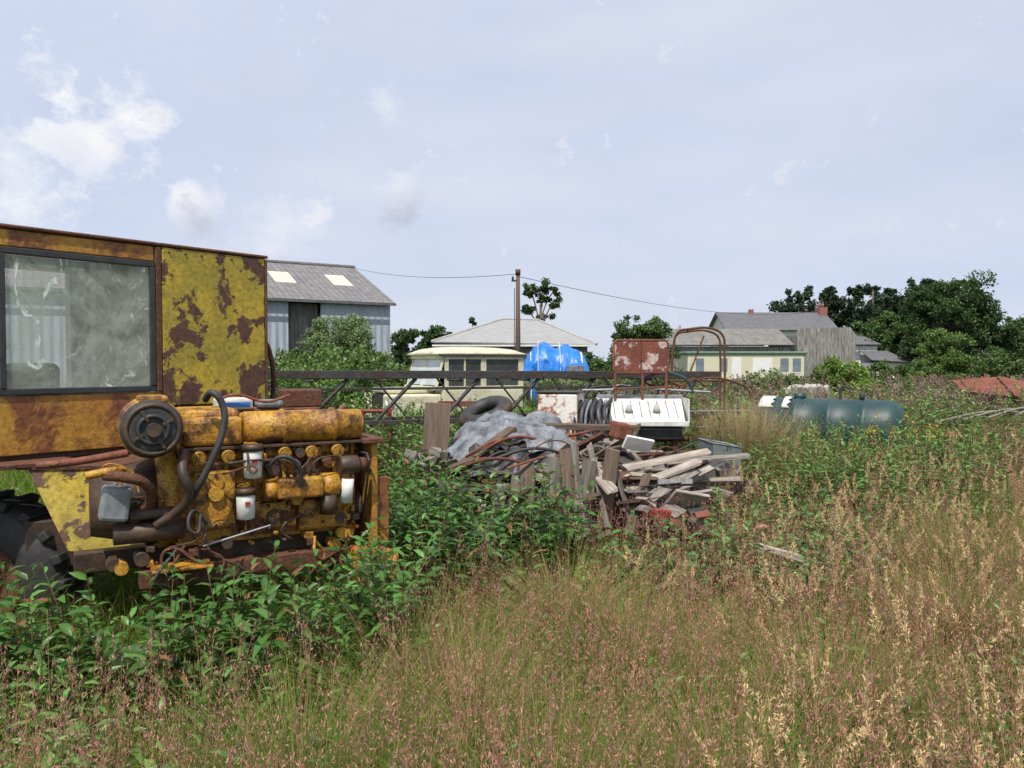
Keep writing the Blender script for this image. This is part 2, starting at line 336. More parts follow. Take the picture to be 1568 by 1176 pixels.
for u in(.36,.47,.58,.66,.78,.91):
    for z in(.765,.885): ec('bolt',(u,-.06,z),(u,-.0,z),.010,M_rust,n=6)
ec('core_plug_1',(.40,.0,1.08),(.40,.05,1.08),.03); ec('core_plug_2',(.84,.0,1.1),(.84,.05,1.1),.03)
eb('sump',(.05,.08,.55),(.93,.48,.70),M_dark,.03)
eb('sump_flange',(-.01,.025,.69),(.985,.535,.712),M_yel,.003)
for nm,u,z,h in(('fuel_filter',.37,1.06,.155),('oil_filter',.33,.835,.14)):
    ec(nm,(u,-.12,z),(u,-.12,z+h),.05,M_white,prof=[(0,.03),(.06,.048),(.9,.05),(1,.042)]); ec(nm+'_head',(u,-.12,z+h),(u,-.12,z+h+.035),.055,M_dark); eb(nm+'_label',(u-.012,-.1745,z+.08),(u+.014,-.169,z+.105),M_redp,0)
    eb(nm+'_bracket',(u-.03,-.12,z+h+.01),(u+.03,.04,z+h+.04),M_yel,.004)
eb('strainer_bowl',(-.38,-.1,.88),(-.24,.02,1.06),M_grey,.02,rot=(0,.15,0))
AZ=1.36
ec('air_cleaner',(-.14,-.22,AZ),(-.14,.14,AZ),.15,M_black,prof=[(0,.10),(.02,.135),(.12,.14),(.14,.15),(.2,.15),(.22,.14),(.9,.14),(1,.1)],n=36)
torus('air_cleaner_rim',E,(-.14,-.215,AZ),.125,.012,M_dark,(0,1,0)); torus('air_cleaner_inner',E,(-.14,-.225,AZ),.07,.012,M_blkframe,(0,1,0))
ec('air_cleaner_boss',(-.14,-.26,AZ),(-.14,-.22,AZ),.035,M_dark)
for k in range(4):
    a=k*math.pi/2+.5; eb('cleaner_spoke_%d'%k,(-.14+.08*math.cos(a)-.03,-.236,AZ+.08*math.sin(a)-.008),(-.14+.08*math.cos(a)+.03,-.226,AZ+.08*math.sin(a)+.008),M_dark,.002,rot=(0,-a,0))
torus('clamp_band',E,(-.14,-.10,AZ),.143,.016,M_yel,(0,1,0)); torus('clamp_band_rear',E,(-.14,.06,AZ),.143,.016,M_yel,(0,1,0))
eb('clamp_latch',(-.20,-.16,AZ+.13),(-.06,.04,AZ+.17),M_yel,.014)
ec('flywheel_housing',(-.10,.27,.95),(.0,.27,.95),.30,M_yel,prof=[(0,.24),(.2,.3),(1,.3)],n=36)
ec('starter_motor',(-.32,-.02,.80),(.02,-.02,.80),.055,M_dark); ec('starter_solenoid',(-.25,-.05,.9),(.0,-.05,.9),.03,M_dark)
ec('bell_housing',(-.42,.27,.92),(-.1,.27,.92),.17,M_dark,r2=.25)
tube('exhaust_elbow',E,[(-.36,-.12,1.13),(-.28,-.16,1.12),(-.18,-.14,1.08),(-.14,-.06,.98),(-.22,.0,.86)],.028,M_rust)
tube('water_pipe',E,[(-.44,-.1,1.13),(-.33,-.13,1.15),(-.27,-.06,1.14)],.022,M_yel)
tube('turbo_pipe',E,[(.02,-.08,1.22),(.0,-.2,1.13),(.03,-.18,1.0),(-.03,-.1,.9),(-.12,-.06,.84)],.026,M_dark)
tube('rubber_hose',E,[(.13,-.08,1.50),(.16,-.14,1.54),(.21,-.17,1.46),(.20,-.19,1.33),(.15,-.2,1.2),(.08,-.18,1.05),(.04,-.1,.95)],.019,M_black)
tube('looped_hose',E,[(.44,-.14,1.12),(.52,-.2,1.18),(.6,-.2,1.12),(.62,-.18,1.0)],.013,M_black)
tube('dipstick_rod',E,[(.1,-.16,.72),(.45,-.18,.80)],.006,M_grey,False)
for k in range(16):
    a=[(random.uniform(-.4,1.05),random.uniform(-.18,-.02),random.uniform(.6,1.2))]
    for _ in range(3): p=a[-1]; a.append((p[0]+random.uniform(-.18,.18),min(-.04,p[1]+random.uniform(-.06,.06)),p[2]+random.uniform(-.16,.12)))
    tube('fuel_pipe_%d'%k,E,a,random.choice([.004,.006,.009]),random.choice([M_dark,M_rust,M_yel,M_black]))
for k in range(60):
    u=random.uniform(-.35,1.0); z=random.uniform(.58,1.18); s=random.uniform(.010,.04)
    if k%2: ec('fitting_%d'%k,(u,-.02-s,z),(u,.05,z),s,random.choice([M_dark,M_dark,M_yel,M_rust]),n=random.choice([6,12,20]))
    else: eb('lug_%d'%k,(u,-.03-s,z),(u+s*1.6,.05,z+s*1.3),random.choice([M_dark,M_yel,M_yel,M_rust]),.006,rot=(0,random.uniform(-.4,.4),0))
ec('crank_pulley',(1.0,.2,.80),(1.07,.2,.80),.12,M_dark,prof=[(0,.12),(.3,.12),(.5,.095),(.7,.12),(1,.12)]); ec('water_pump_pulley',(1.0,.2,1.12),(1.06,.2,1.12),.08,M_yel,prof=[(0,.08),(.3,.08),(.5,.06),(.7,.08),(1,.08)])
eb('timing_cover',(.982,.04,.66),(1.01,.46,1.22),M_yel,.01)
ec('alternator',(.86,-.12,1.10),(.98,-.12,1.10),.055,M_dark,prof=[(0,.045),(.1,.055),(.85,.055),(1,.045)]); ec('alternator_pulley',(.98,-.12,1.10),(1.02,-.12,1.10),.04,M_rust)
ec('front_filter',(.90,-.12,.88),(.91,-.13,1.02),.035,M_white)
tube('alternator_bracket',E,[(.9,-.1,.98),(.93,-.12,.88),(.9,-.02,.8)],.014,M_yel,False)
ec('lift_pump',(.80,-.1,.82),(.80,-.1,.93),.05,M_dark)
tube('fan_belt',E,[(1.03,-.16,1.12),(1.03,-.04,.74),(1.03,.28,.74),(1.03,.28,1.15),(1.03,-.12,1.16),(1.03,-.16,1.12)],.008,M_black,False)
eb('radiator_support',(1.08,-.06,.55),(1.12,.42,1.212),M_org,.006); eb('support_flange',(1.02,-.10,1.215),(1.16,.42,1.245),M_rust,.005); eb('support_web',(1.122,-.03,.58),(1.20,-.01,1.0),M_org,.004)
eb('base_rail',(-.2,-.06,.50),(.91,.06,.60),M_rust,.008); eb('base_rail_rear',(-.5,.45,.5),(.91,.54,.62),M_dark,.008)
mesh('counterweight_slab',E,[(.90,-.16,.40),(1.22,-.18,.40),(1.22,.6,.40),(.90,.6,.40),(.95,-.14,.60),(1.24,-.1,.54),(1.24,.6,.54),(.95,.6,.60)],[(3,2,1,0),(4,5,6,7),(0,1,5,4),(1,2,6,5),(2,3,7,6),(3,0,4,7)],M_org,0,.012)
eb('cross_step',(-.15,-.18,.605),(.15,.0,.62),M_yel,.004)
eb('battery_tray',(.28,.62,1.36),(.95,.95,1.40),M_rustred,.004); eb('toolbox',(.75,.7,1.402),(1.0,.93,1.52),M_rust,.01)
eb('battery',(.30,.6,1.402),(.52,.78,1.475),M_white,.015); eb('battery_label',(.32,.594,1.42),(.5,.598,1.45),M_tarpb,0); eb('rag',(.55,.6,1.402),(.72,.75,1.46),M_grey,.03); tube('battery_lead',E,[(.3,.58,1.47),(.4,.56,1.5),(.6,.57,1.45),(.75,.58,1.49)],.009,M_redp)
tube('bent_post',loader,[(-2.0,6.35,1.1),(-1.98,6.35,1.75),(-2.06,6.35,1.9),(-2.24,6.3,1.92)],.02,M_rust)
box('front_deck',loader,(-2.0,5.2,1.1),(-1.2,5.7,1.14),M_rust,.005,rot=(0,0,.5))
# ------------------------------------------------------------------ lattice frame
T=empty('lattice_steel_gantry',(-2.9,7.9,0),math.atan2(2.2,5.6))
L=6.0
box('top_chord',T,(0,-.045,1.52),(L,.045,1.61),M_truss,.006,rot=(0,.006,0)); box('top_chord_rear',T,(0,.50,1.53),(L,.57,1.60),M_truss,.004,rot=(0,.006,0))
box('second_chord',T,(.3,-.015,1.40),(L-1.2,.015,1.43),M_truss,.003,rot=(0,.004,0))
for yy in(0,.535): box('bottom_chord',T,(0,yy-.025,1.02),(L,yy+.025,1.07),M_truss,.003)
N=8
for k in range(N):
    x0=k*L/N; tube('brace_%d'%k,T,[(x0,0,1.05),(x0+L/N*.62,0,1.53)],.022,M_truss,False); tube('rear_brace_%d'%k,T,[(x0+.5,.535,1.05),(x0+.1,.535,1.53)],.012,M_truss,False)
for k in range(8): tube('tie_%d'%k,T,[(k*L/7.2,0,1.5),(k*L/7.2,.55,1.5)],.014,M_truss,False)
for xx in(.1,3,5.8): box('stand',T,(xx-.05,.1,0),(xx+.05,.2,1.02),M_rust)
# ------------------------------------------------------------------ cream off-road vehicle
LR=empty('cream_utility_vehicle',(-.98,15.2,0),math.radians(180+28))
W2=.78
box('tub',LR,(-.95,-W2,.62),(.75,W2,1.22),M_cream,.03); box('wing_left',LR,(.76,.35,.62),(1.75,W2,1.13),M_cream,.04); box('wing_right',LR,(.76,-W2,.62),(1.75,-.35,1.13),M_cream,.04)
box('bonnet',LR,(.76,-.42,1.14),(1.73,.42,1.24),M_cream,.04); box('grille',LR,(1.68,-.34,.65),(1.73,.34,1.12),M_truss); box('bumper',LR,(1.8,-.8,.5),(1.9,.8,.62),M_grey,.01)
for s in(-1,1):
    cyl('headlamp',LR,(1.74,s*.56,.93),(1.78,s*.56,.93),.09,M_white)
    for xx in(-.45,1.3):
        cyl('wheel',LR,(xx,s*.62,.38),(xx,s*.82,.38),.38,M_black,prof=[(0,.3),(.1,.38),(.9,.38),(1,.28)]); cyl('hub',LR,(xx,s*.8,.38),(xx,s*.835,.38),.18,M_cream)
zb,zt=1.22,1.83
for s in(-1,1):
    for x0,x1 in((-.95,-.84),(-.15,-.04),(.62,.70)): box('pillar',LR,(x0,s*W2-.03,zb),(x1,s*W2+.0,zt),M_cream,.004)
    box('side_glass',LR,(-.85,s*(W2-.03)-.008,zb+.02),(-.14,s*(W2-.03)+.008,zt-.05),M_glassd,.0); box('door_glass',LR,(-.05,s*(W2-.03)-.008,zb+.02),(.63,s*(W2-.03)+.008,zt-.05),M_glassd,0)
    box('door_divider',LR,(.28,s*W2-.02,zb+.05),(.31,s*W2+.003,zt-.06),M_cream,0)
    box('window_rail',LR,(-.95,s*W2-.032,zb+.0),(.7,s*W2+.002,zb+.05),M_cream,.004); box('top_rail',LR,(-.95,s*W2-.034,zt-.06),(.7,s*W2+.003,zt),M_cream,.004)
    box('gutter',LR,(-1.0,s*W2-.02,zt),(.80,s*W2+.05,zt+.025),M_truss,.004)
vs=[];fs=[]
for i,x in enumerate((-1.0,-.96,-.85,-.5,0,.5,.72,.82,.86)):
    e=(0,.04,.09,.12,.13,.12,.09,.04,0)[i]
    for j in range(9):
        t=-1+j/4; vs.append((x,t*(W2+.02),zt+.03+e*(1-abs(t)**4)+.01*(e>0)))
for i in range(8):
    for j in range(8): a=i*9+j; fs.append((a,a+9,a+10,a+1))
mesh('roof',LR,vs,fs,M_cream,.03,smooth=True)
box('windscreen_glass',LR,(.78,-W2+.08,zb+.06),(.79,W2-.08,zt-.02),M_glassl,0,rot=(0,-.25,0))
for s in(-1,0,1): box('windscreen_post',LR,(.765,s*(W2-.03)-.03,zb+.02),(.80,s*(W2-.03)+.03,zt+.01),M_cream,.004,rot=(0,-.25,0))
box('windscreen_sill',LR,(.66,-W2,zb-.02),(.92,W2,zb+.05),M_cream,.01); box('windscreen_header',LR,(.66,-W2,zt-.05),(.79,W2,zt+.02),M_cream,.01); box('rear_panel',LR,(-.96,-W2+.03,zb),(-.93,W2-.03,zt),M_cream,.004)
# ------------------------------------------------------------------ blue tarp shelter
def cloth(name,parent,x0,x1,y0,y1,zf,mat,nx=40,ny=24,amp=.05,s=4):
    vs=[];fs=[]
    for i in range(nx):
        for j in range(ny):
            u=i/(nx-1);v=j/(ny-1); x=x0+(x1-x0)*u; y=y0+(y1-y0)*v
            n=noise.fractal(Vector((x*s,y*s,3.1)),1,2,4); n2=noise.noise(Vector((x*s*2,y*s*2,9)))
            vs.append((x+n2*amp*.6,y+n*amp*.6,zf(u,v)+n*amp))
    for i in range(nx-1):
        for j in range(ny-1): a=i*ny+j; fs.append((a,a+ny,a+ny+1,a+1))
    return mesh(name,parent,vs,fs,mat,.004,smooth=True)
BT=empty('blue_tarpaulin_shelter',(.45,28,0),0)
vs=[];fs=[];nx,ny=80,40
for i in range(nx):
    for j in range(ny):
        u=i/(nx-1); th=math.pi*j/(ny-1); lim=.35+.25*noise.noise(Vector((u*5,1,2)))
        endr=min(1,(min(u,1-u)*5+.10))**.6; top=(1.0-.20*u)*endr*(.93+.07*math.cos(u*19))
        nn=noise.fractal(Vector((u*9,th*2.6,4)),1,2,5)*.10
        vs.append((-.05+2.45*u+nn*.5,.95-1.0*math.cos(th)*(.75+.25*endr)+nn,.95+lim*.6+(1.62-lim*.6)*top*max(0,math.sin(th))**.75+nn))
for i in range(nx-1):
    for j in range(ny-1): a=i*ny+j; fs.append((a,a+ny,a+ny+1,a+1))
mesh('tarpaulin',BT,vs,fs,M_tarpb,.01,smooth=True)
for xx in(.25,.85,1.65,2.1): tube('hoop',BT,[(xx,-.02,0),(xx,.02,1.3),(xx,.3,1.9),(xx,.9,2.1),(xx,1.5,1.9),(xx,1.85,1.3),(xx,1.85,0)],.03,M_white)
tube('rope_1',BT,[(.5,-.14,1.2),(.5,.3,2.3),(.55,.9,2.56)],.012,M_white); tube('rope_2',BT,[(1.3,-.14,1.2),(1.3,.3,2.2),(1.3,.9,2.45)],.012,M_white)
cyl('blue_barrel',BT,(.45,.3,0),(.45,.3,1.35),.28,M_tarpb); cyl('blue_barrel_2',BT,(1.1,.3,0),(1.1,.3,1.3),.28,M_tarpb); box('grey_drape',BT,(1.55,-.14,.8),(2.15,-.10,1.6),M_tarpg,.02,jit=.05)
# ------------------------------------------------------------------ debris pile
DP=empty('timber_scrap_pile',(0,0,0))
def plank(L,w,t,c,rz,ry,mat,rx=0,k=[0]):
    k[0]+=1; o=box('plank_%d'%k[0],DP,(-L/2,-w/2,-t/2),(L/2,w/2,t/2),mat,.003,jit=.025); o.location=c; o.rotation_euler=(rx,ry,rz); return o
def upright(h,w,c,rot,mat):
    o=box('upright_board',DP,(-w/2,-.012,-h/2),(w/2,.012,h/2),mat,.003)
    for v in o.data.vertices:
        if v.co.z>0: v.co.z+=random.uniform(-.05,.03)
        v.co.x+=random.uniform(-.008,.008)
    o.location=c; o.rotation_euler=rot; return o
R=random.Random(4)
cloth('debris_mound',DP,-.55,1.85,6.35,8.3,lambda u,v:.12+.80*(math.sin(math.pi*min(1,u*1.0+.02))**.5)*(.45+.55*min(1,v*1.6)),M_bag,60,50,.09,3.5)
for i in range(230):
    x=R.gauss(.7,.52); y=R.uniform(6.2,8.2); hmax=max(.2,1.06-abs(x-.55)*.24-(8.0-y)*.13)
    z=hmax*R.uniform(.66,1.0)
    plank(R.uniform(.15,.8),R.uniform(.035,.15),R.uniform(.012,.04),(x,y,z),R.gauss(0,.8),R.gauss(0,.3),R.choice([M_wood,M_wood,M_wood2,M_wood2,M_wood2,M_wood3,M_rust,M_bag]),R.uniform(-.8,.8))
for i in range(18):
    x=R.uniform(-.3,1.5); y=R.uniform(6.2,7.6); a=R.uniform(-.7,.7); l=R.uniform(.2,.6); tube('rod_%d'%i,DP,[(x-l*math.cos(a),y-.1,.85+R.uniform(-.25,.12)),(x,y,.95+R.uniform(-.25,.12)),(x+l*math.cos(a),y+.2,.85+R.uniform(-.3,.2))],R.choice([.006,.010,.014]),R.choice([M_rust,M_black,M_rustred]))
for i,(x,wd,h,a) in enumerate(((.02,.10,.45,.12),(.13,.12,.56,-.05),(.24,.05,.66,.3),(.34,.13,.62,.03),(.47,.15,.70,-.02),(.60,.12,.62,.08),(.70,.05,.74,-.2),(.77,.11,.70,.12),(.90,.04,.62,-.28),(-.12,.12,.42,.2),(1.02,.07,.5,.3),(.53,.05,.8,-.12))):
    y=6.12+R.uniform(0,.14); upright(h,wd,(x,y,.33+h*.48),(R.uniform(-.15,.15),a,R.uniform(-.25,.25)),(M_woodv,M_woodbr,M_woodv)[i%3])
for x,y,z,L_,rz,ry,m in((1.25,6.5,.74,.8,.35,-.28,M_wood3),(1.35,6.7,.86,.8,.2,-.15,M_wood3),(1.2,6.4,.6,.7,.45,-.22,M_wood),(1.5,6.6,.70,.6,.5,-.3,M_wood3),(-.25,6.75,.95,.7,.6,-.5,M_wood2),(1.75,6.9,.84,.7,-.1,-.1,M_wood)):
    plank(L_,.085,.03,(x,y,z),rz,ry,m,.3)
plank(1.5,.07,.06,(.45,7.4,1.09),.05,.03,M_wood2)
for i in range(18):
    x=R.uniform(.95,1.45);y=R.uniform(5.9,6.3); z=R.uniform(.34,.48); box('brick_%d'%i,DP,(x,y,z),(x+R.uniform(.05,.13),y+.07,z+R.uniform(.025,.05)),R.choice([M_rustred,M_rust,M_wood2,M_wood]),.005,rot=(R.uniform(-.5,.5),R.uniform(-.5,.5),R.uniform(0,3)),jit=.01)
box('red_crate_side',DP,(1.02,6.02,.46),(1.25,6.05,.56),M_redp,.01,rot=(.2,.15,.2)); box('white_panel',DP,(1.3,6.35,.5),(1.62,6.38,.66),M_wood3,.004,rot=(.8,.2,.3)); box('white_panel_2',DP,(.98,6.8,.92),(1.25,6.83,1.05),M_white,.004,rot=(.5,.2,.3))
box('concrete_block',DP,(.95,7.3,.97),(1.13,7.48,1.13),M_rustred,.02,rot=(.1,.2,.4))
box('rust_drum_end',DP,(-.52,7.1,.86),(-.40,7.3,1.02),M_rustred,.03,rot=(.1,.2,.4))
for i in range(16):
    x=R.uniform(-1.0,-.45);y=R.uniform(6.6,7.3); box('slate_%d'%i,DP,(x,y,.80+R.uniform(0,.14)),(x+.14,y+.1,.81+R.uniform(0,.14)),R.choice([M_white,M_grey,M_wood]),.003,rot=(R.uniform(-.4,.6),R.uniform(-.5,.5),R.uniform(0,3)))
GT=empty('grey_tarpaulin_sheet',(0,0,0))
cloth('sheet',GT,-.54,.52,6.8,7.6,lambda u,v:.96+.15*math.sin(u*3)+.10*v-.25*max(0,.25-v)*2-.25*max(0,.15-u),M_tarpg,110,80,.11,4.2)
cloth('sheet_drape',GT,-.38,.35,6.6,6.86,lambda u,v:.70+.26*v+.05*math.sin(u*14),M_bag,50,24,.08,5)
SL=empty('standing_board',(-.70,7.0,0)); o=box('board',SL,(-.115,-.02,.40),(.115,.02,1.34),M_woodbr,.004,jit=.012); o.rotation_euler=(0,.05,.1)
TY=empty('old_tyre',(-.27,8.0,1.19),0,rot=(.35,-.35,0)); torus('tyre',TY,(0,0,0),.2,.075,M_black); torus('tread',TY,(0,0,0),.235,.055,M_dark)
FR=empty('rusted_fridge',(.27,7.85,0),-.25)
box('body',FR,(0,.02,.82),(.40,.45,1.40),M_fridge,.012); box('door',FR,(-.005,-.03,.84),(.40,.015,1.385),M_fridge,.014); cyl('handle',FR,(.36,-.045,1.0),(.36,-.045,1.2),.01,M_grey); box('top_trim',FR,(-.01,-.03,1.402),(.42,.46,1.41),M_black,.002)
DR=empty('draped_rubber_sheet',(0,0,0))
cloth('drape',DR,.66,1.02,7.75,8.0,lambda u,v:.8+.5*v**.5+.04*math.sin(u*20),M_bag,30,24,.07,5)
for i in range(7):
    x=.66+.05*i; tube('strap_%d'%i,DR,[(x,7.73,.75),(x+R.uniform(-.05,.05),7.71,1.0),(x+R.uniform(-.04,.06),7.76,1.2),(x+.05,7.9,1.32)],R.uniform(.012,.03),R.choice([M_black,M_tarpg,M_bag]))
HP=empty('scrap_metal_hopper',(1.0,8.6,0),-.05)
mesh('tray',HP,[(.02,0,1.05),(.92,0,1.05),(.95,.45,1.28),(-.02,.45,1.28)],[(0,1,2,3)],M_white,.012)
box('tray_lip',HP,(-.02,-.03,1.0),(.96,-.005,1.055),M_white,.005); box('tray_end_left',HP,(-.04,0,1.03),(-.025,.46,1.3),M_white,.003); box('tray_end_right',HP,(.955,0,1.03),(.97,.46,1.3),M_white,.003)
box('tray_back_rail',HP,(-.03,.462,1.27),(.97,.49,1.33),M_grey,.005)
for k in(.32,.63): cyl('cup',HP,(k,.18,1.14),(k,.18,1.23),.05,M_stone,r2=.02)
for k in range(9): box('scallop_%d'%k,HP,(.05+.1*k,.03,1.162),(.062+.1*k,.42,1.174),M_grey,.002,rot=(.47,0,0))
box('under_frame',HP,(.05,.05,.84),(.9,.4,.99),M_black,.02); tube('axle',HP,[(0,.2,.82),(1.0,.2,.84)],.03,M_rust,False)
for xx in(.1,.8): box('leg',HP,(xx,.1,0),(xx+.06,.16,.84),M_rust)
tube('guard_rail',HP,[(.45,.5,1.35),(.5,.5,1.5),(1.0,.5,1.52),(1.1,.5,1.35)],.018,M_green); tube('rail_2',HP,[(-.2,.5,1.38),(.6,.5,1.4),(1.3,.5,1.36)],.014,M_grey,False)
for i in range(5): tube('bent_bar_%d'%i,HP,[(-.2+.3*i,.7,1.0),(-.1+.3*i,.72,1.38+.03*i),(.1+.3*i,.75,1.42)],.013,R.choice([M_rust,M_truss,M_grey]))
RS=empty('rusted_tractor_panel',(1.5,9.0,0),.05)
box('panel',RS,(-.31,-.01,1.60),(.31,.01,1.95),M_sign,.02)
tube('panel_rim',RS,[(-.32,0,1.62),(-.32,0,1.93),(-.28,0,1.965),(.28,0,1.965),(.32,0,1.93),(.32,0,1.62),(.28,0,1.59),(-.28,0,1.59),(-.32,0,1.62)],.014,M_rustred,False)
for k in(-.3,.02,.3): tube('leg',RS,[(k,.0,1.6),(k,.01,.5)],.016,M_rustred,False)
tube('lower_bar',RS,[(-.32,0,1.40),(.35,0,1.42)],.014,M_rust,False); box('centre_split',RS,(-.01,-.015,1.6),(.01,-.011,1.95),M_rust,0)
HO=empty('rusty_hoop_frame',(2.3,11,0))
for o in((0,0),(.18,.9)):
    tube('hoop',HO,[(o[0],o[1],.3),(o[0],o[1],1.95),(o[0]+.06,o[1],2.14),(o[0]+.2,o[1],2.18),(o[0]+.6,o[1],2.17),(o[0]+.70,o[1],2.08),(o[0]+.72,o[1],1.9),(o[0]+.72,o[1],.3)],.017,M_rust)
tube('stay',HO,[(.2,0,2.18),(.4,.9,2.18)],.015,M_rust,False); tube('mid_bar',HO,[(0,0,1.45),(.72,0,1.45)],.013,M_rust,False); tube('slanted',HO,[(.1,0,1.2),(.5,.3,2.1)],.013,M_rust,False)
GP=empty('metal_pipe_gate',(2.0,9.6,0),.1)
tube('gate_loop',GP,[(0,0,.3),(0,0,1.3),(.1,0,1.42),(.9,0,1.42),(1.0,0,1.3),(1.0,0,.3)],.012,M_rust)
for z in(.9,1.1): tube('gate_bar',GP,[(0,0,z),(1,0,z)],.010,M_grey,False)
RF=empty('red_machine_frame',(-2.1,9.3,0),.1)
for a_,b_ in(((0,0,1.12),(.62,0,1.12)),((0,0,.95),(.62,0,.95)),((0,0,.8),(0,0,1.12)),((.62,0,.8),(.62,0,1.12)),((.3,0,.8),(.3,0,1.12)),((0,0,1.12),(0,.6,1.14)),((.62,0,1.12),(.62,.6,1.14))): tube('bar',RF,[a_,b_],.024,M_redp,False)
box('red_plate',RF,(.05,.02,.98),(.28,.04,1.1),M_redp,.004); box('red_bar_right',RF,(1.2,.3,1.15),(1.9,.36,1.22),M_rustred,.005)
for xx in(.02,.6): box('foot',RF,(xx-.02,.0,0),(xx+.02,.04,.8),M_redp,.003)
# tank
TK=empty('green_oil_tank',(4.85,11.9,.70),math.radians(-33))
pr=[(0,.05),(.01,.22),(.03,.34),(.07,.42),(.11,.45)]
for a in(.30,.52,.74): pr+=[(a,.45),(a+.008,.467),(a+.028,.467),(a+.036,.45)]
pr+=[(.90,.45),(.94,.42),(.975,.34),(.992,.22),(1,.05)]
cyl('tank_shell',TK,(-1.1,0,0),(1.1,0,0),.4,M_green,prof=pr,n=48); cyl('filler_neck',TK,(-.4,0,.42),(-.4,0,.53),.09,M_green); cyl('vent',TK,(.5,0,.43),(.5,0,.56),.04,M_black)
tube('vent_pipe',TK,[(.2,0,.44),(.2,0,.6),(.26,0,.65),(.32,0,.6)],.018,M_black)
for k,(a,b_) in enumerate(((-.95,-.72),(-.60,-.48))):
    vs=[];n_=8
    for i in range(n_):
        t=math.radians(42+i*8); vs+=[(a,-.474*math.cos(t),.474*math.sin(t)),(b_-.05*(i%2),-.474*math.cos(t),.474*math.sin(t))]
    mesh('paint_splash_%d'%k,TK,vs,[(2*i,2*i+2,2*i+3,2*i+1) for i in range(n_-1)],M_white,.004,smooth=True)  # white patches curved over the upper side of the tank shell
for xx in(-.7,.7): box('saddle',TK,(xx-.08,-.35,-.70),(xx+.08,.35,-.40),M_stone,.01)
BX=empty('galvanised_bin',(2.25,8.3,0),.3)
mesh('bin',BX,[(-.15,-.12,.3),(.15,-.12,.3),(.15,.12,.3),(-.15,.12,.3),(-.19,-.15,.86),(.15,-.15,.80),(.15,.15,.82),(-.19,.15,.88)],[(0,1,5,4),(1,2,6,5),(2,3,7,6),(3,0,4,7),(0,3,2,1)],M_grey,.008); tube('rim',BX,[(-.19,-.15,.86),(.15,-.15,.80),(.15,.15,.82),(-.19,.15,.88),(-.19,-.15,.86)],.010,M_grey,False); tube('handle',BX,[(-.17,-.17,.6),(0,-.2,.5),(.14,-.17,.6)],.008,M_grey)
RR=empty('collapsed_red_roof',(11.9,19,0),-.25)
mesh('sheets',RR,[(-.9,.3,1.25),(0,.1,1.35),(.2,-.4,.9),(-.8,-.3,1.0),(.05,.12,1.37),(1.3,.1,1.10),(1.6,-.5,.75),(.3,-.35,.9)],[(0,1,2,3),(4,5,6,7)],M_rustred,.03); box('rib',RR,(-.9,.25,1.2),(1.2,.3,1.26),M_rust,.005,rot=(0,.08,-.1)); box('under',RR,(-.6,0,.2),(1.0,.2,.95),M_rust,.02)
for k in range(5): box('batten_%d'%k,RR,(-.7+.42*k,-.3,1.08-.03*k),(-.66+.42*k,.25,1.13-.03*k),M_rust,.004,rot=(.5,0,.1))
BR=empty('dead_branches',(7.4,12.4,0))
for i in range(5):
    tube('branch_%d'%i,BR,[(-.6+.3*i,-.2*i,.75+.05*i),(.1+.3*i,-.1,.92+.03*i),(.9+.3*i,.1,.9+.06*i)],.016,M_wood)
ST=empty('pale_stone_heap',(7.7,20,0))
for i in range(7):
    x=-.5+.14*i; box('stone_%d'%i,ST,(x,R.uniform(-.2,.2),.6),(x+.2,.4,1.12+R.uniform(-.08,.05)),M_stone,.05,rot=(R.uniform(-.3,.3),R.uniform(-.3,.3),R.uniform(0,2)))
PL=empty('fallen_pale_post',(1.72,4.9,0)); box('post',PL,(-.14,-.02,.47),(.14,.02,.51),M_wood3,.006,rot=(0,.22,-.35),jit=.01)
# ------------------------------------------------------------------ buildings
M_roofasb=corr('asbestos_roof',(.23,.225,.23),(.15,.145,.15),.35,'X',.9,(.08,.065,.06),.35,.05)
M_sheet=corr('pale_wall_sheet',(.40,.45,.52),(.34,.38,.44),.4,'X',.7,(.18,.18,.17),.2,.05)
M_shed=corr('grey_corrugated',(.38,.38,.36),(.22,.22,.20),.25,'X',.8,(.13,.11,.09),.6,.05)
M_shedr=corr('grey_corrugated_roof',(.27,.265,.25),(.17,.165,.155),.3,'X',.8,(.09,.08,.07),.5,.05)
M_slate=plain('slate',(.15,.15,.16),(.075,.075,.085),2.5,.7,.4,(1,4,4)); M_slate2=plain('pale_slate',(.34,.345,.35),(.24,.24,.24),2.2,.8,.6,(1,5,5))
M_wallsh=plain('stone_wall',(.20,.19,.175),(.12,.115,.10),2,.9,.3)  # bungalow wall colour darkened to paint in the shade below the eaves
M_rend=plain('white_render',(.70,.69,.66),(.6,.58,.54),1,.9,.1); M_brick=plain('brick',(.30,.13,.09),(.2,.1,.08),6,.9,.3); M_clad=plain('cream_cladding',(.62,.60,.44),(.5,.48,.34),2,.7,.2,(.4,1,14)); M_skyl=plain('skylight_sheet',(.66,.66,.48),(.5,.5,.38),2,.5,.1); M_void=plain('dark_interior',(.03,.03,.03),(.05,.045,.04),2,.9,.1); M_pgreen=plain('pale_green_trim',(.13,.24,.17),(.10,.18,.13),4,.7,.1); M_winp=plain('window_glass',(.10,.13,.16),(.2,.24,.28),1,.1,.0); M_wf=plain('window_white',(.75,.75,.74),(.65,.65,.64),3,.6,.1)
B=empty('corrugated_barn',(-7.1,45,0),math.atan2(-.53,-.85))
def bv(x,y,z): return (x,-y,z)
Lb=34; hs=6.2; ez=5.15; rz_=7.85
mesh('front_roof',B,[bv(-.2,-.35,ez-.02),bv(Lb,-.35,ez-.02),bv(Lb,hs,rz_),bv(-.2,hs,rz_)],[(0,1,2,3)],M_roofasb,.06)
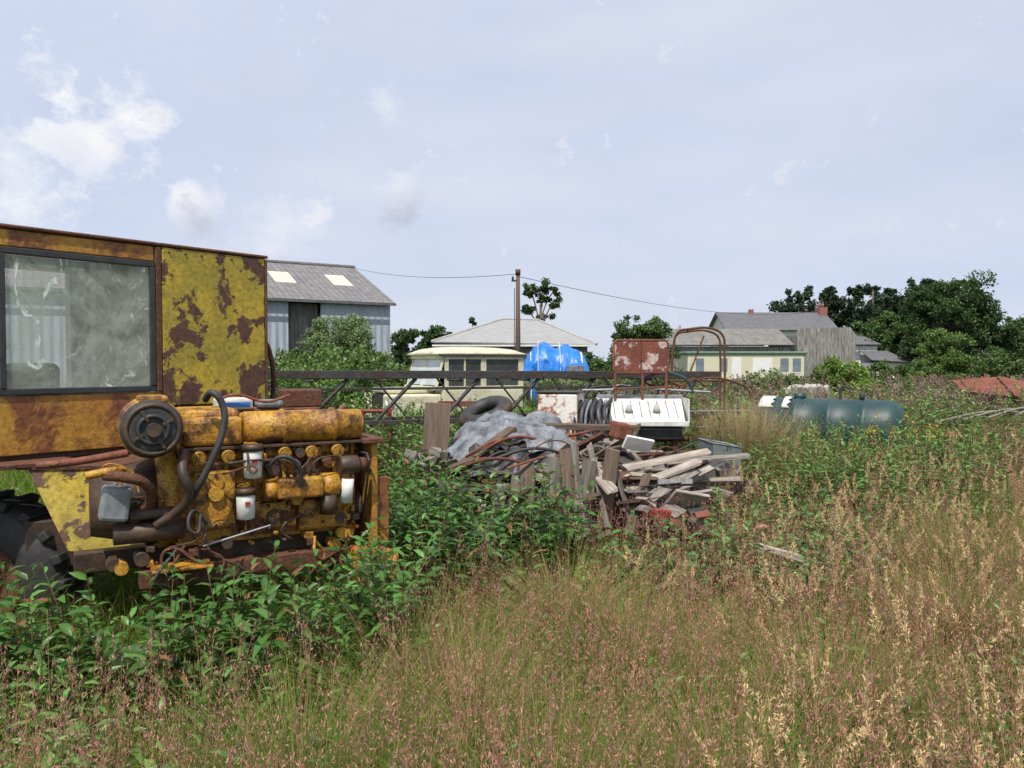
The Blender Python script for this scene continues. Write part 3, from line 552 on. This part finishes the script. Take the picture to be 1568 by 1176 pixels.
mesh('back_roof',B,[bv(-.2,hs,rz_),bv(Lb,hs,rz_),bv(Lb,2*hs+.3,ez),bv(-.2,2*hs+.3,ez)],[(0,1,2,3)],M_roofasb,.06)
tube('ridge_cap',B,[bv(-.2,hs,rz_+.04),bv(Lb,hs,rz_+.04)],.14,M_slate,False)
mesh('gable_wall',B,[bv(0,0,0),bv(0,2*hs,0),bv(0,2*hs,ez),bv(0,hs,rz_-.05),bv(0,0,ez-.05)],[(0,1,2,3,4)],M_sheet,.05)
mesh('back_wall',B,[bv(0,2*hs,0),bv(Lb,2*hs,0),bv(Lb,2*hs,ez),bv(0,2*hs,ez)],[(0,1,2,3)],M_sheet,.05)
for i,(a,b_,m) in enumerate(((0,4.1,M_sheet),(4.1,5.9,M_shedr),(5.9,Lb,M_sheet))):
    yy=0 if i!=1 else .6
    mesh('front_wall_%d'%i,B,[bv(a,yy,0),bv(b_,yy,0),bv(b_,yy,ez-.15),bv(a,yy,ez-.15)],[(0,1,2,3)],m,.05)
mesh('gutter',B,[bv(-.2,-.45,ez-.15),bv(Lb,-.45,ez-.15),bv(Lb,-.45,ez-.02),bv(-.2,-.45,ez-.02)],[(0,1,2,3)],M_slate,.08)
sl_=(rz_-ez)/hs
for x0,x1 in((1.3,2.5),(4.7,5.9),(12.5,14)):
    mesh('skylight',B,[bv(x0,2.4,ez+2.4*sl_+.1),bv(x1,2.4,ez+2.4*sl_+.1),bv(x1,4.2,ez+4.2*sl_+.1),bv(x0,4.2,ez+4.2*sl_+.1)],[(0,1,2,3)],M_skyl,.03)
H=empty('slate_roof_bungalow',(.1,45,0),.03)
box('walls',H,(-4.2,0,0),(4.3,7,2.7),M_wallsh,0)
mesh('hip_roof',H,[(-4.75,-.4,2.9),(4.8,-.4,2.75),(4.8,7.4,2.75),(-4.75,7.4,2.9),(-.6,3.4,4.4),(1.6,3.4,4.35)],[(0,1,5,4),(1,2,5),(2,3,4,5),(3,0,4)],M_slate2,.08)
tube('ridge',H,[(-4.75,-.4,2.95),(-.6,3.4,4.46),(1.6,3.4,4.41),(4.8,-.4,2.8)],.07,M_stone,False)
box('fascia',H,(-4.7,-.45,2.66),(4.7,-.40,2.76),M_wf,0)
for x in(-3.3,-1.4,.8,2.9): box('window',H,(x-.6,-.03,1.0),(x+.6,-.002,2.3),M_winp,0); box('window_frame',H,(x-.03,-.05,1.0),(x+.03,-.031,2.3),M_wf,0)
C_=empty('static_caravan',(10.9,48,0),-.03)
box('body',C_,(0,0,.6),(7.2,2.8,2.25),M_clad,.05); box('roof',C_,(-.15,-.12,2.26),(7.35,2.9,2.42),M_pgreen,.06); box('skirt',C_,(.05,.05,.0),(7.15,2.7,.58),M_void)
for x0,x1 in((.5,1.0),(2.0,2.45),(4.0,5.2),(5.7,6.2),(6.45,6.95)): box('window',C_,(x0,-.02,1.15),(x1,-.002,2.0),M_winp if x0!=4.0 else M_wf,0); box('frame',C_,(x0-.06,-.012,1.09),(x1+.06,-.0005,1.15),M_wf,0)
box('door',C_,(2.7,-.03,.7),(3.3,-.002,2.05),M_wf,.005); box('corner_trim',C_,(7.15,-.03,.6),(7.23,.05,2.25),M_pgreen,0)
S_=empty('corrugated_shed',(11.3,56,0),-.02)
mesh('roof_slope',S_,[(-.2,-.3,3.0),(9.0,-.3,3.0),(9.0,3.5,4.3),(-.2,3.5,4.3)],[(0,1,2,3)],M_shedr,.05); mesh('roof_back',S_,[(-.2,3.5,4.3),(9.0,3.5,4.3),(9.0,7,3.1),(-.2,7,3.1)],[(0,1,2,3)],M_shedr,.05)
box('walls',S_,(.1,0,0),(9.0,6.8,2.9),M_shed,0); mesh('end_block',S_,[(9.05,-.6,0),(13.2,-.6,0),(13.2,-.6,3.7),(12.8,-.6,4.25),(9.05,-.6,4.15)],[(0,1,2,3,4)],M_shed,.05); box('end_side',S_,(9.05,-.55,0),(13.15,6,3.7),M_shed,0)
box('brick_base',S_,(10.3,-.75,0),(13.2,-.66,1.1),M_brick,0)
Ho=empty('slate_farmhouse',(21.0,75,0),.04)
box('walls',Ho,(0,0,0),(10.6,6,4.8),M_rend,0)
mesh('gable_left',Ho,[(-.03,0,0),(-.03,6,0),(-.03,6,5),(-.03,3,6.7),(-.03,0,5)],[(0,1,2,3,4)],M_rend,.03)
mesh('roof',Ho,[(-.3,-.35,4.85),(10.8,-.35,4.85),(10.8,3,6.75),(-.3,3,6.75),(10.8,6.35,4.85),(-.3,6.35,4.85)],[(0,1,2,3),(3,2,4,5)],M_slate,.12)
tube('barge_board',Ho,[(-.34,-.4,4.8),(-.34,3,6.75),(-.34,6.4,4.8)],.1,M_slate,False)
box('chimney_right',Ho,(10.0,2.4,6),(10.8,3.6,7.3),M_brick,.02); box('chimney_left',Ho,(3.0,2.7,6.4),(3.4,3.2,7.1),M_brick,.02)
for x in(10.2,10.55): cyl('pot',Ho,(x,3,7.3),(x,3,7.7),.12,M_brick)
box('left_stack',Ho,(-4.6,1,0),(-4.4,1.2,5.4),M_stone,.02)
H2=empty('grey_house',(30.3,72,0),-.05)
box('walls',H2,(0,0,0),(3.6,5,3.3),M_rend,0); mesh('roof',H2,[(-.2,-.3,3.4),(3.8,-.3,3.4),(3.0,2.5,4.4),(.6,2.5,4.4),(3.8,5.3,3.4),(-.2,5.3,3.4)],[(0,1,2,3),(3,2,4,5),(0,3,5),(1,4,2)],M_slate,.1)
box('wing',H2,(2.2,-2.5,0),(5.2,-.01,1.7),M_rend,0); mesh('wing_roof',H2,[(2.0,-2.8,1.95),(5.5,-2.8,1.75),(4.4,-.2,2.8),(2.0,-.2,2.8)],[(0,1,2,3)],M_slate,.08)
for x in(.5,1.5): box('window',H2,(x,-.03,2.0),(x+.6,-.002,2.8),M_winp,0)
Po=empty('utility_pole',(.23,30,0)); cyl('pole',Po,(0,0,0),(0,0,5.25),.12,M_wood2,r2=.075,n=16); cyl('cap',Po,(0,0,5.1),(0,0,5.32),.10,M_dark); box('bracket',Po,(-.25,-.05,4.85),(.05,.05,4.92),M_dark,.005); cyl('insulator',Po,(-.2,0,4.92),(-.2,0,5.05),.04,M_black)
box('conduit',Po,(-.15,-.03,0),(-.12,.03,4.6),M_dark,.002)
Wi=empty('overhead_wire')
def wire(a,b,s):
    a=Vector(a);b=Vector(b); tube('span',Wi,[tuple(a.lerp(b,t)-Vector((0,0,4*s*t*(1-t)))) for t in np.linspace(0,1,13)],.011,M_black)
wire((.23,30,5.15),(-10.3,50,7.85),.35); wire((.23,30,5.05),(31,77.5,7.0),.9)
# ------------------------------------------------------------------ trees and bushes
def foliage(acc,clumps,n,size,col,dark=.5,fine=1.0,sr0=.22,sr1=.5):
    cl=np.array(clumps,float); wts=cl[:,3]*cl[:,4]*cl[:,5]; wts=wts**.67; wts/=wts.sum()
    ns=max(30,n//80); idx=rng.choice(len(cl),ns,p=wts); d=norm(rng.normal(0,1,(ns,3))); rr=U(.35,1.0,ns)[:,None]
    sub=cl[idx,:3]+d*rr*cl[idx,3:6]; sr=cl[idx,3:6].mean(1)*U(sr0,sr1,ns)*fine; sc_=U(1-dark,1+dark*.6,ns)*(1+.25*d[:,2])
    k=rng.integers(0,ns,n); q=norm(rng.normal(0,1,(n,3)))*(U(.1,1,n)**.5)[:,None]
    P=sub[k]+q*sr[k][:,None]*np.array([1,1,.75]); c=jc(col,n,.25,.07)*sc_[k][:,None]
    quads(acc,P,U(.7,1.3,n)*size,U(.5,.9,n)*size,c)
def tree(name,loc,trunk_h,clumps,n,size,col,tr=.2,dark=.5,fine=1.,mat=M_tree,limbs=True):
    e=empty(name,loc); a=Acc(); foliage(a,clumps,n,size,tuple(x*1.5 for x in col),dark,fine); a.build('crown',mat,e)
    cyl('trunk',e,(0,0,0),(0,0,trunk_h),tr,M_bark,r2=tr*.55,n=10)
    if limbs:
        for i,c in enumerate(clumps[:24]):
            t=U(.5,1,1)[0]; tube('limb_%d'%i,e,[(0,0,trunk_h*t),((c[0])*.45,c[1]*.45,trunk_h*t*.4+c[2]*.6),(c[0],c[1],c[2])],tr*.3,M_bark)
    return e
def rc(n,R_,z0,z1,r0,r1,seed=0,taper=0.,sy=None):
    q=random.Random(seed); out=[]
    for i in range(n):
        z=q.uniform(z0,z1); t=(z-z0)/(z1-z0+1e-6); RR_=R_*(1-taper*t); a=q.uniform(0,6.28); r=RR_*math.sqrt(q.random()); s=q.uniform(r0,r1)
        out.append((r*math.cos(a),r*math.sin(a)*(sy or 1),z,s,s,s*.8))
    return out
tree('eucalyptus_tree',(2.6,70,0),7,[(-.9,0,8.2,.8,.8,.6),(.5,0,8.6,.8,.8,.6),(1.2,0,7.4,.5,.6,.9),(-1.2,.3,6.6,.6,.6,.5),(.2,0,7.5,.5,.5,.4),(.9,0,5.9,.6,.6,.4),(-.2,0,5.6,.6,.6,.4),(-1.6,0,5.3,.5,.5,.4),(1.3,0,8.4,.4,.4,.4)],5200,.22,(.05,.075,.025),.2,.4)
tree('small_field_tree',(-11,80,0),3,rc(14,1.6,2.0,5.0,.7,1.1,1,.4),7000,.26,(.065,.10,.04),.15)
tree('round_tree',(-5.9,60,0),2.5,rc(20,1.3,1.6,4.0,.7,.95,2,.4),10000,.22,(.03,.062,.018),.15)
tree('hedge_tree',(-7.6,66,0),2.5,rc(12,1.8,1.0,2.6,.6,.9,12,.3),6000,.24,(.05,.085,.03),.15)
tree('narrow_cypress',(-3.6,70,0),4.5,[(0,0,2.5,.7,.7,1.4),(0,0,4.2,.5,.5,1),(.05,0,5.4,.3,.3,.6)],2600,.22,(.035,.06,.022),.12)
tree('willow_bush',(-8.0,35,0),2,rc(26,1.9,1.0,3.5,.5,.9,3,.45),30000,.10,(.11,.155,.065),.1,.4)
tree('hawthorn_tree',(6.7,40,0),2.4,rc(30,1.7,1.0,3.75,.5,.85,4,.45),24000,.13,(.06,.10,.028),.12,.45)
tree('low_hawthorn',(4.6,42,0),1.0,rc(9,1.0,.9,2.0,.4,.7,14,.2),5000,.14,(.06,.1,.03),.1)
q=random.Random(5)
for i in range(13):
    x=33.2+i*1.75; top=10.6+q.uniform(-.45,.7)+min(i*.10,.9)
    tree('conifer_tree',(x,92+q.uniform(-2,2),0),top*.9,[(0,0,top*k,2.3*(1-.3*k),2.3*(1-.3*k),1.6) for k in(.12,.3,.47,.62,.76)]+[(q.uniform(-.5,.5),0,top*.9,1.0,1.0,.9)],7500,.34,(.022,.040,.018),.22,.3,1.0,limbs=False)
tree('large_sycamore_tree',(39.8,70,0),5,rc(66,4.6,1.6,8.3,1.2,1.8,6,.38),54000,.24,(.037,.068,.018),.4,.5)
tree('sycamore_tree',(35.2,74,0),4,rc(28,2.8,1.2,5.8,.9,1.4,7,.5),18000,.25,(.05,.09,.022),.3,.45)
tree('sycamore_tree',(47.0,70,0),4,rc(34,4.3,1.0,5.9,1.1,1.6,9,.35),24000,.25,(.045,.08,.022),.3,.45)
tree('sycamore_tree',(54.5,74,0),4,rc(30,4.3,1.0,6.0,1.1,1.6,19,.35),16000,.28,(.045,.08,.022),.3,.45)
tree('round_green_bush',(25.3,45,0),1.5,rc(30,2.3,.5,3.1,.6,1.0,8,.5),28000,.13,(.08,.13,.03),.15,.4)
def hedge(name,items,n,size,col,dark=.5,mat=M_tree):
    a=Acc(); foliage(a,items,n,size,tuple(x*1.2 for x in col),dark); return a.build(name,mat)
q=random.Random(11)
hedge('distant_hedge',[(x+q.uniform(-1,1),q.uniform(95,110),q.uniform(.8,2.2),2.6,2,1.4) for x in np.arange(-80,85,2.4)],40000,.45,(.05,.08,.025))
hedge('distant_right_hedge',[(q.uniform(22,62),q.uniform(52,66),q.uniform(.5,1.3),1.6,1.2,.9) for _ in range(46)],30000,.24,(.065,.105,.03))
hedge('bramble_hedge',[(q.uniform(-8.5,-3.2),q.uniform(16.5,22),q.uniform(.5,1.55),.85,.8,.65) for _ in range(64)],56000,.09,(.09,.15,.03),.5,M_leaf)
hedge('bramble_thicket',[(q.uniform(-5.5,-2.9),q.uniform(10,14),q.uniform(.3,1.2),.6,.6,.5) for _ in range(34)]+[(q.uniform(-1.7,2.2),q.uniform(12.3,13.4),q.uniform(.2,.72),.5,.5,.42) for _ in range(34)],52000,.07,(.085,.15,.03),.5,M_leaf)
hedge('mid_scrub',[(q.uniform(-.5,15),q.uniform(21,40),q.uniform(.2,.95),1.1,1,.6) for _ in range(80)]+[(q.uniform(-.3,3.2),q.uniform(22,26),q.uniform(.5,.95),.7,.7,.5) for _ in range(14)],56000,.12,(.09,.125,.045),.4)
hedge('left_scrub',[(q.uniform(-14,-1),q.uniform(24,42),q.uniform(.3,1.2),1.2,1,.7) for _ in range(60)],34000,.13,(.075,.12,.03),.4)
hedge('willow_scrub',[(q.uniform(9.5,10.8),q.uniform(22,25),q.uniform(.5,1.5),.5,.5,.45) for _ in range(12)],9000,.09,(.11,.18,.03),.4)
# ------------------------------------------------------------------ grass
def sample(n,r0,r1,p=.5,ang=50):
    r=(r0**p+(r1**p-r0**p)*rng.random(n))**(1/p); th=np.radians(U(-ang,ang,n)); return np.stack([r*np.sin(th),r*np.cos(th),-.05+0*r],1),r
def keep(P,extra=0):
    x,y=P[:,0],P[:,1]
    return ((x+1.35)/(.85+extra))**2+((y-4.75)/.6)**2>1
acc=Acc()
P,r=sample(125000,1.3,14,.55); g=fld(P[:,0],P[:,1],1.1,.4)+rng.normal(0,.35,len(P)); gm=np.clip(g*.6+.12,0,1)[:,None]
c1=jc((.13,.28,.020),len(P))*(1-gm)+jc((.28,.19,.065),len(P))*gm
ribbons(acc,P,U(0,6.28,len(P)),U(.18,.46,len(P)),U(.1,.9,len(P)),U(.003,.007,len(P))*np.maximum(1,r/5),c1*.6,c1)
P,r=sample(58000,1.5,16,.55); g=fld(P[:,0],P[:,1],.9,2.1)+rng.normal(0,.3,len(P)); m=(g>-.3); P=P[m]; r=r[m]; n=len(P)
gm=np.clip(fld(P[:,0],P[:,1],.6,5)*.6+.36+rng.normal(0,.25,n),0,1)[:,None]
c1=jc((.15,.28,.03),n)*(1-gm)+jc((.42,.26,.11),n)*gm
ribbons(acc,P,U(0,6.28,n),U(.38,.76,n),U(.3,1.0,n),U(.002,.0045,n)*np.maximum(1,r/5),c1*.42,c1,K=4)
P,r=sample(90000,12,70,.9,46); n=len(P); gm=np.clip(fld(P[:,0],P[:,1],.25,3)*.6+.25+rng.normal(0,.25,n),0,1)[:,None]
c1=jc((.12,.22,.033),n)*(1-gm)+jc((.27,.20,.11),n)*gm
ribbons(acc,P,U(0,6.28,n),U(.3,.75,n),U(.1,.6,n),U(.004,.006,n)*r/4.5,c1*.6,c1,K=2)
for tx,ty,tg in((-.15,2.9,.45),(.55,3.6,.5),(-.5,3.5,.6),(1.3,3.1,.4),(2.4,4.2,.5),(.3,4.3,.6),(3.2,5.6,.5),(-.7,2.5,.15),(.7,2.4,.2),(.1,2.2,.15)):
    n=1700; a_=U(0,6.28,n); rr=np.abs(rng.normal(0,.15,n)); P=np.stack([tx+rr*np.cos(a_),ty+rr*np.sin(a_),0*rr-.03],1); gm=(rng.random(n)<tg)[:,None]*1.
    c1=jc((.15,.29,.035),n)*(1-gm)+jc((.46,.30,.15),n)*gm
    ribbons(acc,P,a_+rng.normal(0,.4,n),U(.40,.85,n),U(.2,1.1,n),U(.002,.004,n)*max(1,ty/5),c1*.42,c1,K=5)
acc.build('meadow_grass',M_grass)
def panicles(name,P,r,Hlo,Hhi,col,nsp,plen,spread,sl,sw,stemc,leanmax=.3):
    acc=Acc(); n=len(P); az=U(0,6.28,n); H_=U(Hlo,Hhi,n); bd=U(.03,leanmax,n); sc0=jc(stemc,n,.2); sf=np.maximum(1,r/5.5)
    ribbons(acc,P,az,H_,bd,.0026*sf,sc0*.7,sc0,K=3,tipw=.5)
    k=np.repeat(np.arange(n),nsp); m=len(k); t=1-plen*rng.random(m)
    z=np.array([0,0,1.]); d=np.stack([np.cos(az[k]),np.sin(az[k]),0*t],1); Hk=H_[k][:,None];bk=bd[k][:,None];tt=t[:,None]
    C0=P[k]+z*Hk*(tt-.35*bk*tt*tt)+d*Hk*bk*tt*tt
    wid=spread*np.clip((1-t)/plen*1.5+.15,0,1)
    C0=C0+rng.normal(0,1,(m,3))*wid[:,None]*np.array([1,1,.4])
    c=jc(col,m,.3,.08)*U(.8,1.2,n)[k][:,None]
    D_=norm(rng.normal(0,.5,(m,3))+np.array([0,0,.9])); S=norm(np.cross(D_,rng.normal(0,1,(m,3))))
    Ls=(U(.6,1.4,m)*sl)[:,None]; Ws=(sw*U(.7,1.3,m)*sf[k])[:,None]
    V=np.stack([C0,C0+D_*Ls*.5+S*Ws*.5,C0+D_*Ls,C0+D_*Ls*.5-S*Ws*.5],1)
    acc.add(V,(np.arange(m)*4)[:,None]+np.arange(4),np.broadcast_to(c[:,None],(m,4,3)))
    return acc.build(name,M_grass)
P,r=sample(26000,1.9,20,.65); g=fld(P[:,0],P[:,1],.75,1.2)+.5*np.clip((P[:,0]+.9)/2,-1,1)+rng.normal(0,.2,len(P)); m=(g>.08)&keep(P); P=P[m];r=r[m]
panicles('pink_bent_grass',P,r,.44,.86,(.54,.265,.225),26,.36,.019,.015,.0034,(.38,.22,.13))
P,r=sample(4200,1.9,15,.6); g=fld(P[:,0],P[:,1],1.3,4.2)+.6*np.clip((P[:,0]-.5)/2,-1,1)+rng.normal(0,.1,len(P)); m=(g>.32)&keep(P); P=P[m];r=r[m]
panicles('golden_seed_grass',P,r,.55,.90,(.70,.52,.28),60,.17,.0062,.016,.0042,(.46,.35,.16),.35)
n=3200; a_=U(0,6.28,n); rr=np.abs(rng.normal(0,.22,n)); P=np.stack([2.75+rr*np.cos(a_)*1.2,9.2+rr*np.sin(a_),0*rr],1); acc=Acc(); c=jc((.50,.38,.21),n)
ribbons(acc,P,a_,U(.8,1.4,n),U(.05,.5,n),U(.006,.010,n),c*.6,c,K=3); acc.build('straw_tussock',M_grass)
# ------------------------------------------------------------------ leafy weeds
def weeds(name,P,H_,L0,wf,col,nl,up=.35,droop=.35,stemc=(.18,.08,.055),mat=M_leaf):
    acc=Acc(); n=len(P); az=U(0,6.28,n); bd=U(0,.3,n); sf=np.maximum(1,np.hypot(P[:,0],P[:,1])/7)
    sc0=jc(stemc,n); ribbons(acc,P,az,H_,bd,.009*sf,sc0,sc0*1.2,K=3,tipw=.4); ribbons(acc,P,az,H_,bd,.009*sf,sc0,sc0*1.2,K=3,tipw=.4)
    k=np.repeat(np.arange(n),nl); j=np.tile(np.arange(nl),n); m=len(k); t=.15+.85*(j+rng.random(m)*.6)/nl; t=np.minimum(t,1)
    z=np.array([0,0,1.]); d=np.stack([np.cos(az[k]),np.sin(az[k]),0*t],1); Hk=H_[k][:,None];bk=bd[k][:,None];tt=t[:,None]
    C0=P[k]+z*Hk*(tt-.35*bk*tt*tt)+d*Hk*bk*tt*tt
    la=az[k]+j*2.4+rng.normal(0,.3,m); D_=np.stack([np.cos(la),np.sin(la),up+1.3*np.clip(t-.7,0,1)*2+rng.normal(0,.2,m)],1)
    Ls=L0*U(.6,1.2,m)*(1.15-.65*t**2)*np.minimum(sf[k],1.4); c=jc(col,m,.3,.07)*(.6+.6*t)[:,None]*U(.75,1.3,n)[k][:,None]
    dead=(rng.random(m)<.03); c[dead]=np.array((.22,.11,.05))
    leaves(acc,C0,D_,Ls,Ls*wf*U(.8,1.2,m),c,droop); return acc.build(name,mat)
def ell(cx,cy,rx,ry,n):
    a=U(0,6.28,n); r=np.sqrt(rng.random(n)); return np.stack([cx+rx*r*np.cos(a),cy+ry*r*np.sin(a),-.03+0*a],1)
def cat(*a): return np.concatenate(a)
DG=(.06,.14,.028)
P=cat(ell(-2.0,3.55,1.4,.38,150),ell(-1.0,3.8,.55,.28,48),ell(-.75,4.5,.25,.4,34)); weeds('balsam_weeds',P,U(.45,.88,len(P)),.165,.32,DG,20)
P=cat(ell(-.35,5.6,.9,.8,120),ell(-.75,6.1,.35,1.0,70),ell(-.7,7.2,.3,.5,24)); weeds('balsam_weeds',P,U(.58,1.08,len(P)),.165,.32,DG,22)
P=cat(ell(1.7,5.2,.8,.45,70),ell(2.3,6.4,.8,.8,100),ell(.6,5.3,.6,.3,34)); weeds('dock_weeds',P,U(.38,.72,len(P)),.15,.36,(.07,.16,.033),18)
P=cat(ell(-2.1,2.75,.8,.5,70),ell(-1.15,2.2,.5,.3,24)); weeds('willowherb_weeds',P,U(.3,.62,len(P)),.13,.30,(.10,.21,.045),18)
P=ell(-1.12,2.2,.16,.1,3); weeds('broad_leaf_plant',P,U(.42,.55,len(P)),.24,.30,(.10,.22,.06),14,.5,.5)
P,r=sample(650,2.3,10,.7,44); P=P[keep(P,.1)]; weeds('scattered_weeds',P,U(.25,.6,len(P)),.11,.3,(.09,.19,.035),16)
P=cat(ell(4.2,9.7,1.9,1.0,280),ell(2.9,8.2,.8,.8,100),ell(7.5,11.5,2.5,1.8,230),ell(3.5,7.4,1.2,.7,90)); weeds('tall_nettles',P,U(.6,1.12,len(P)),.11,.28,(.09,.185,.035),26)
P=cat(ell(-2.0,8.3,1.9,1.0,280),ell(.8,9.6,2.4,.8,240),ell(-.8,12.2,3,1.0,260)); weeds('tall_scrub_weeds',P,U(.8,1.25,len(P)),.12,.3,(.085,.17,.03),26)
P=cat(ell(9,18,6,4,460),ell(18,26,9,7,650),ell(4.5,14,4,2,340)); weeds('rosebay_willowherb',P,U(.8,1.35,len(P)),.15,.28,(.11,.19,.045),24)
P=cat(ell(8,19,7,5,600),ell(18,30,12,8,800)); r=np.hypot(P[:,0],P[:,1]); panicles('pink_flower_spikes',P,r,.9,1.35,(.32,.19,.18),16,.3,.05,.05,.010,(.14,.15,.07))
P=cat(ell(5.2,10.0,.5,.4,7),ell(4.3,9.0,.8,.5,6),ell(-5.2,15.8,.4,.3,8)); r=np.hypot(P[:,0],P[:,1]); panicles('yellow_ragwort',P,r,.7,1.1,(.65,.48,.03),20,.10,.05,.018,.010,(.10,.14,.04))
P,r=sample(26000,1.8,12,.6); n=len(P); acc=Acc(); P[:,2]=U(0,.16,n); quads(acc,P,U(.02,.07,n),U(.006,.02,n),jc((.16,.14,.05),n,.4,.15)); acc.build('leaf_litter',M_grass)
print('done',sum(len(o.data.polygons) for o in bpy.data.objects if o.type=='MESH'))
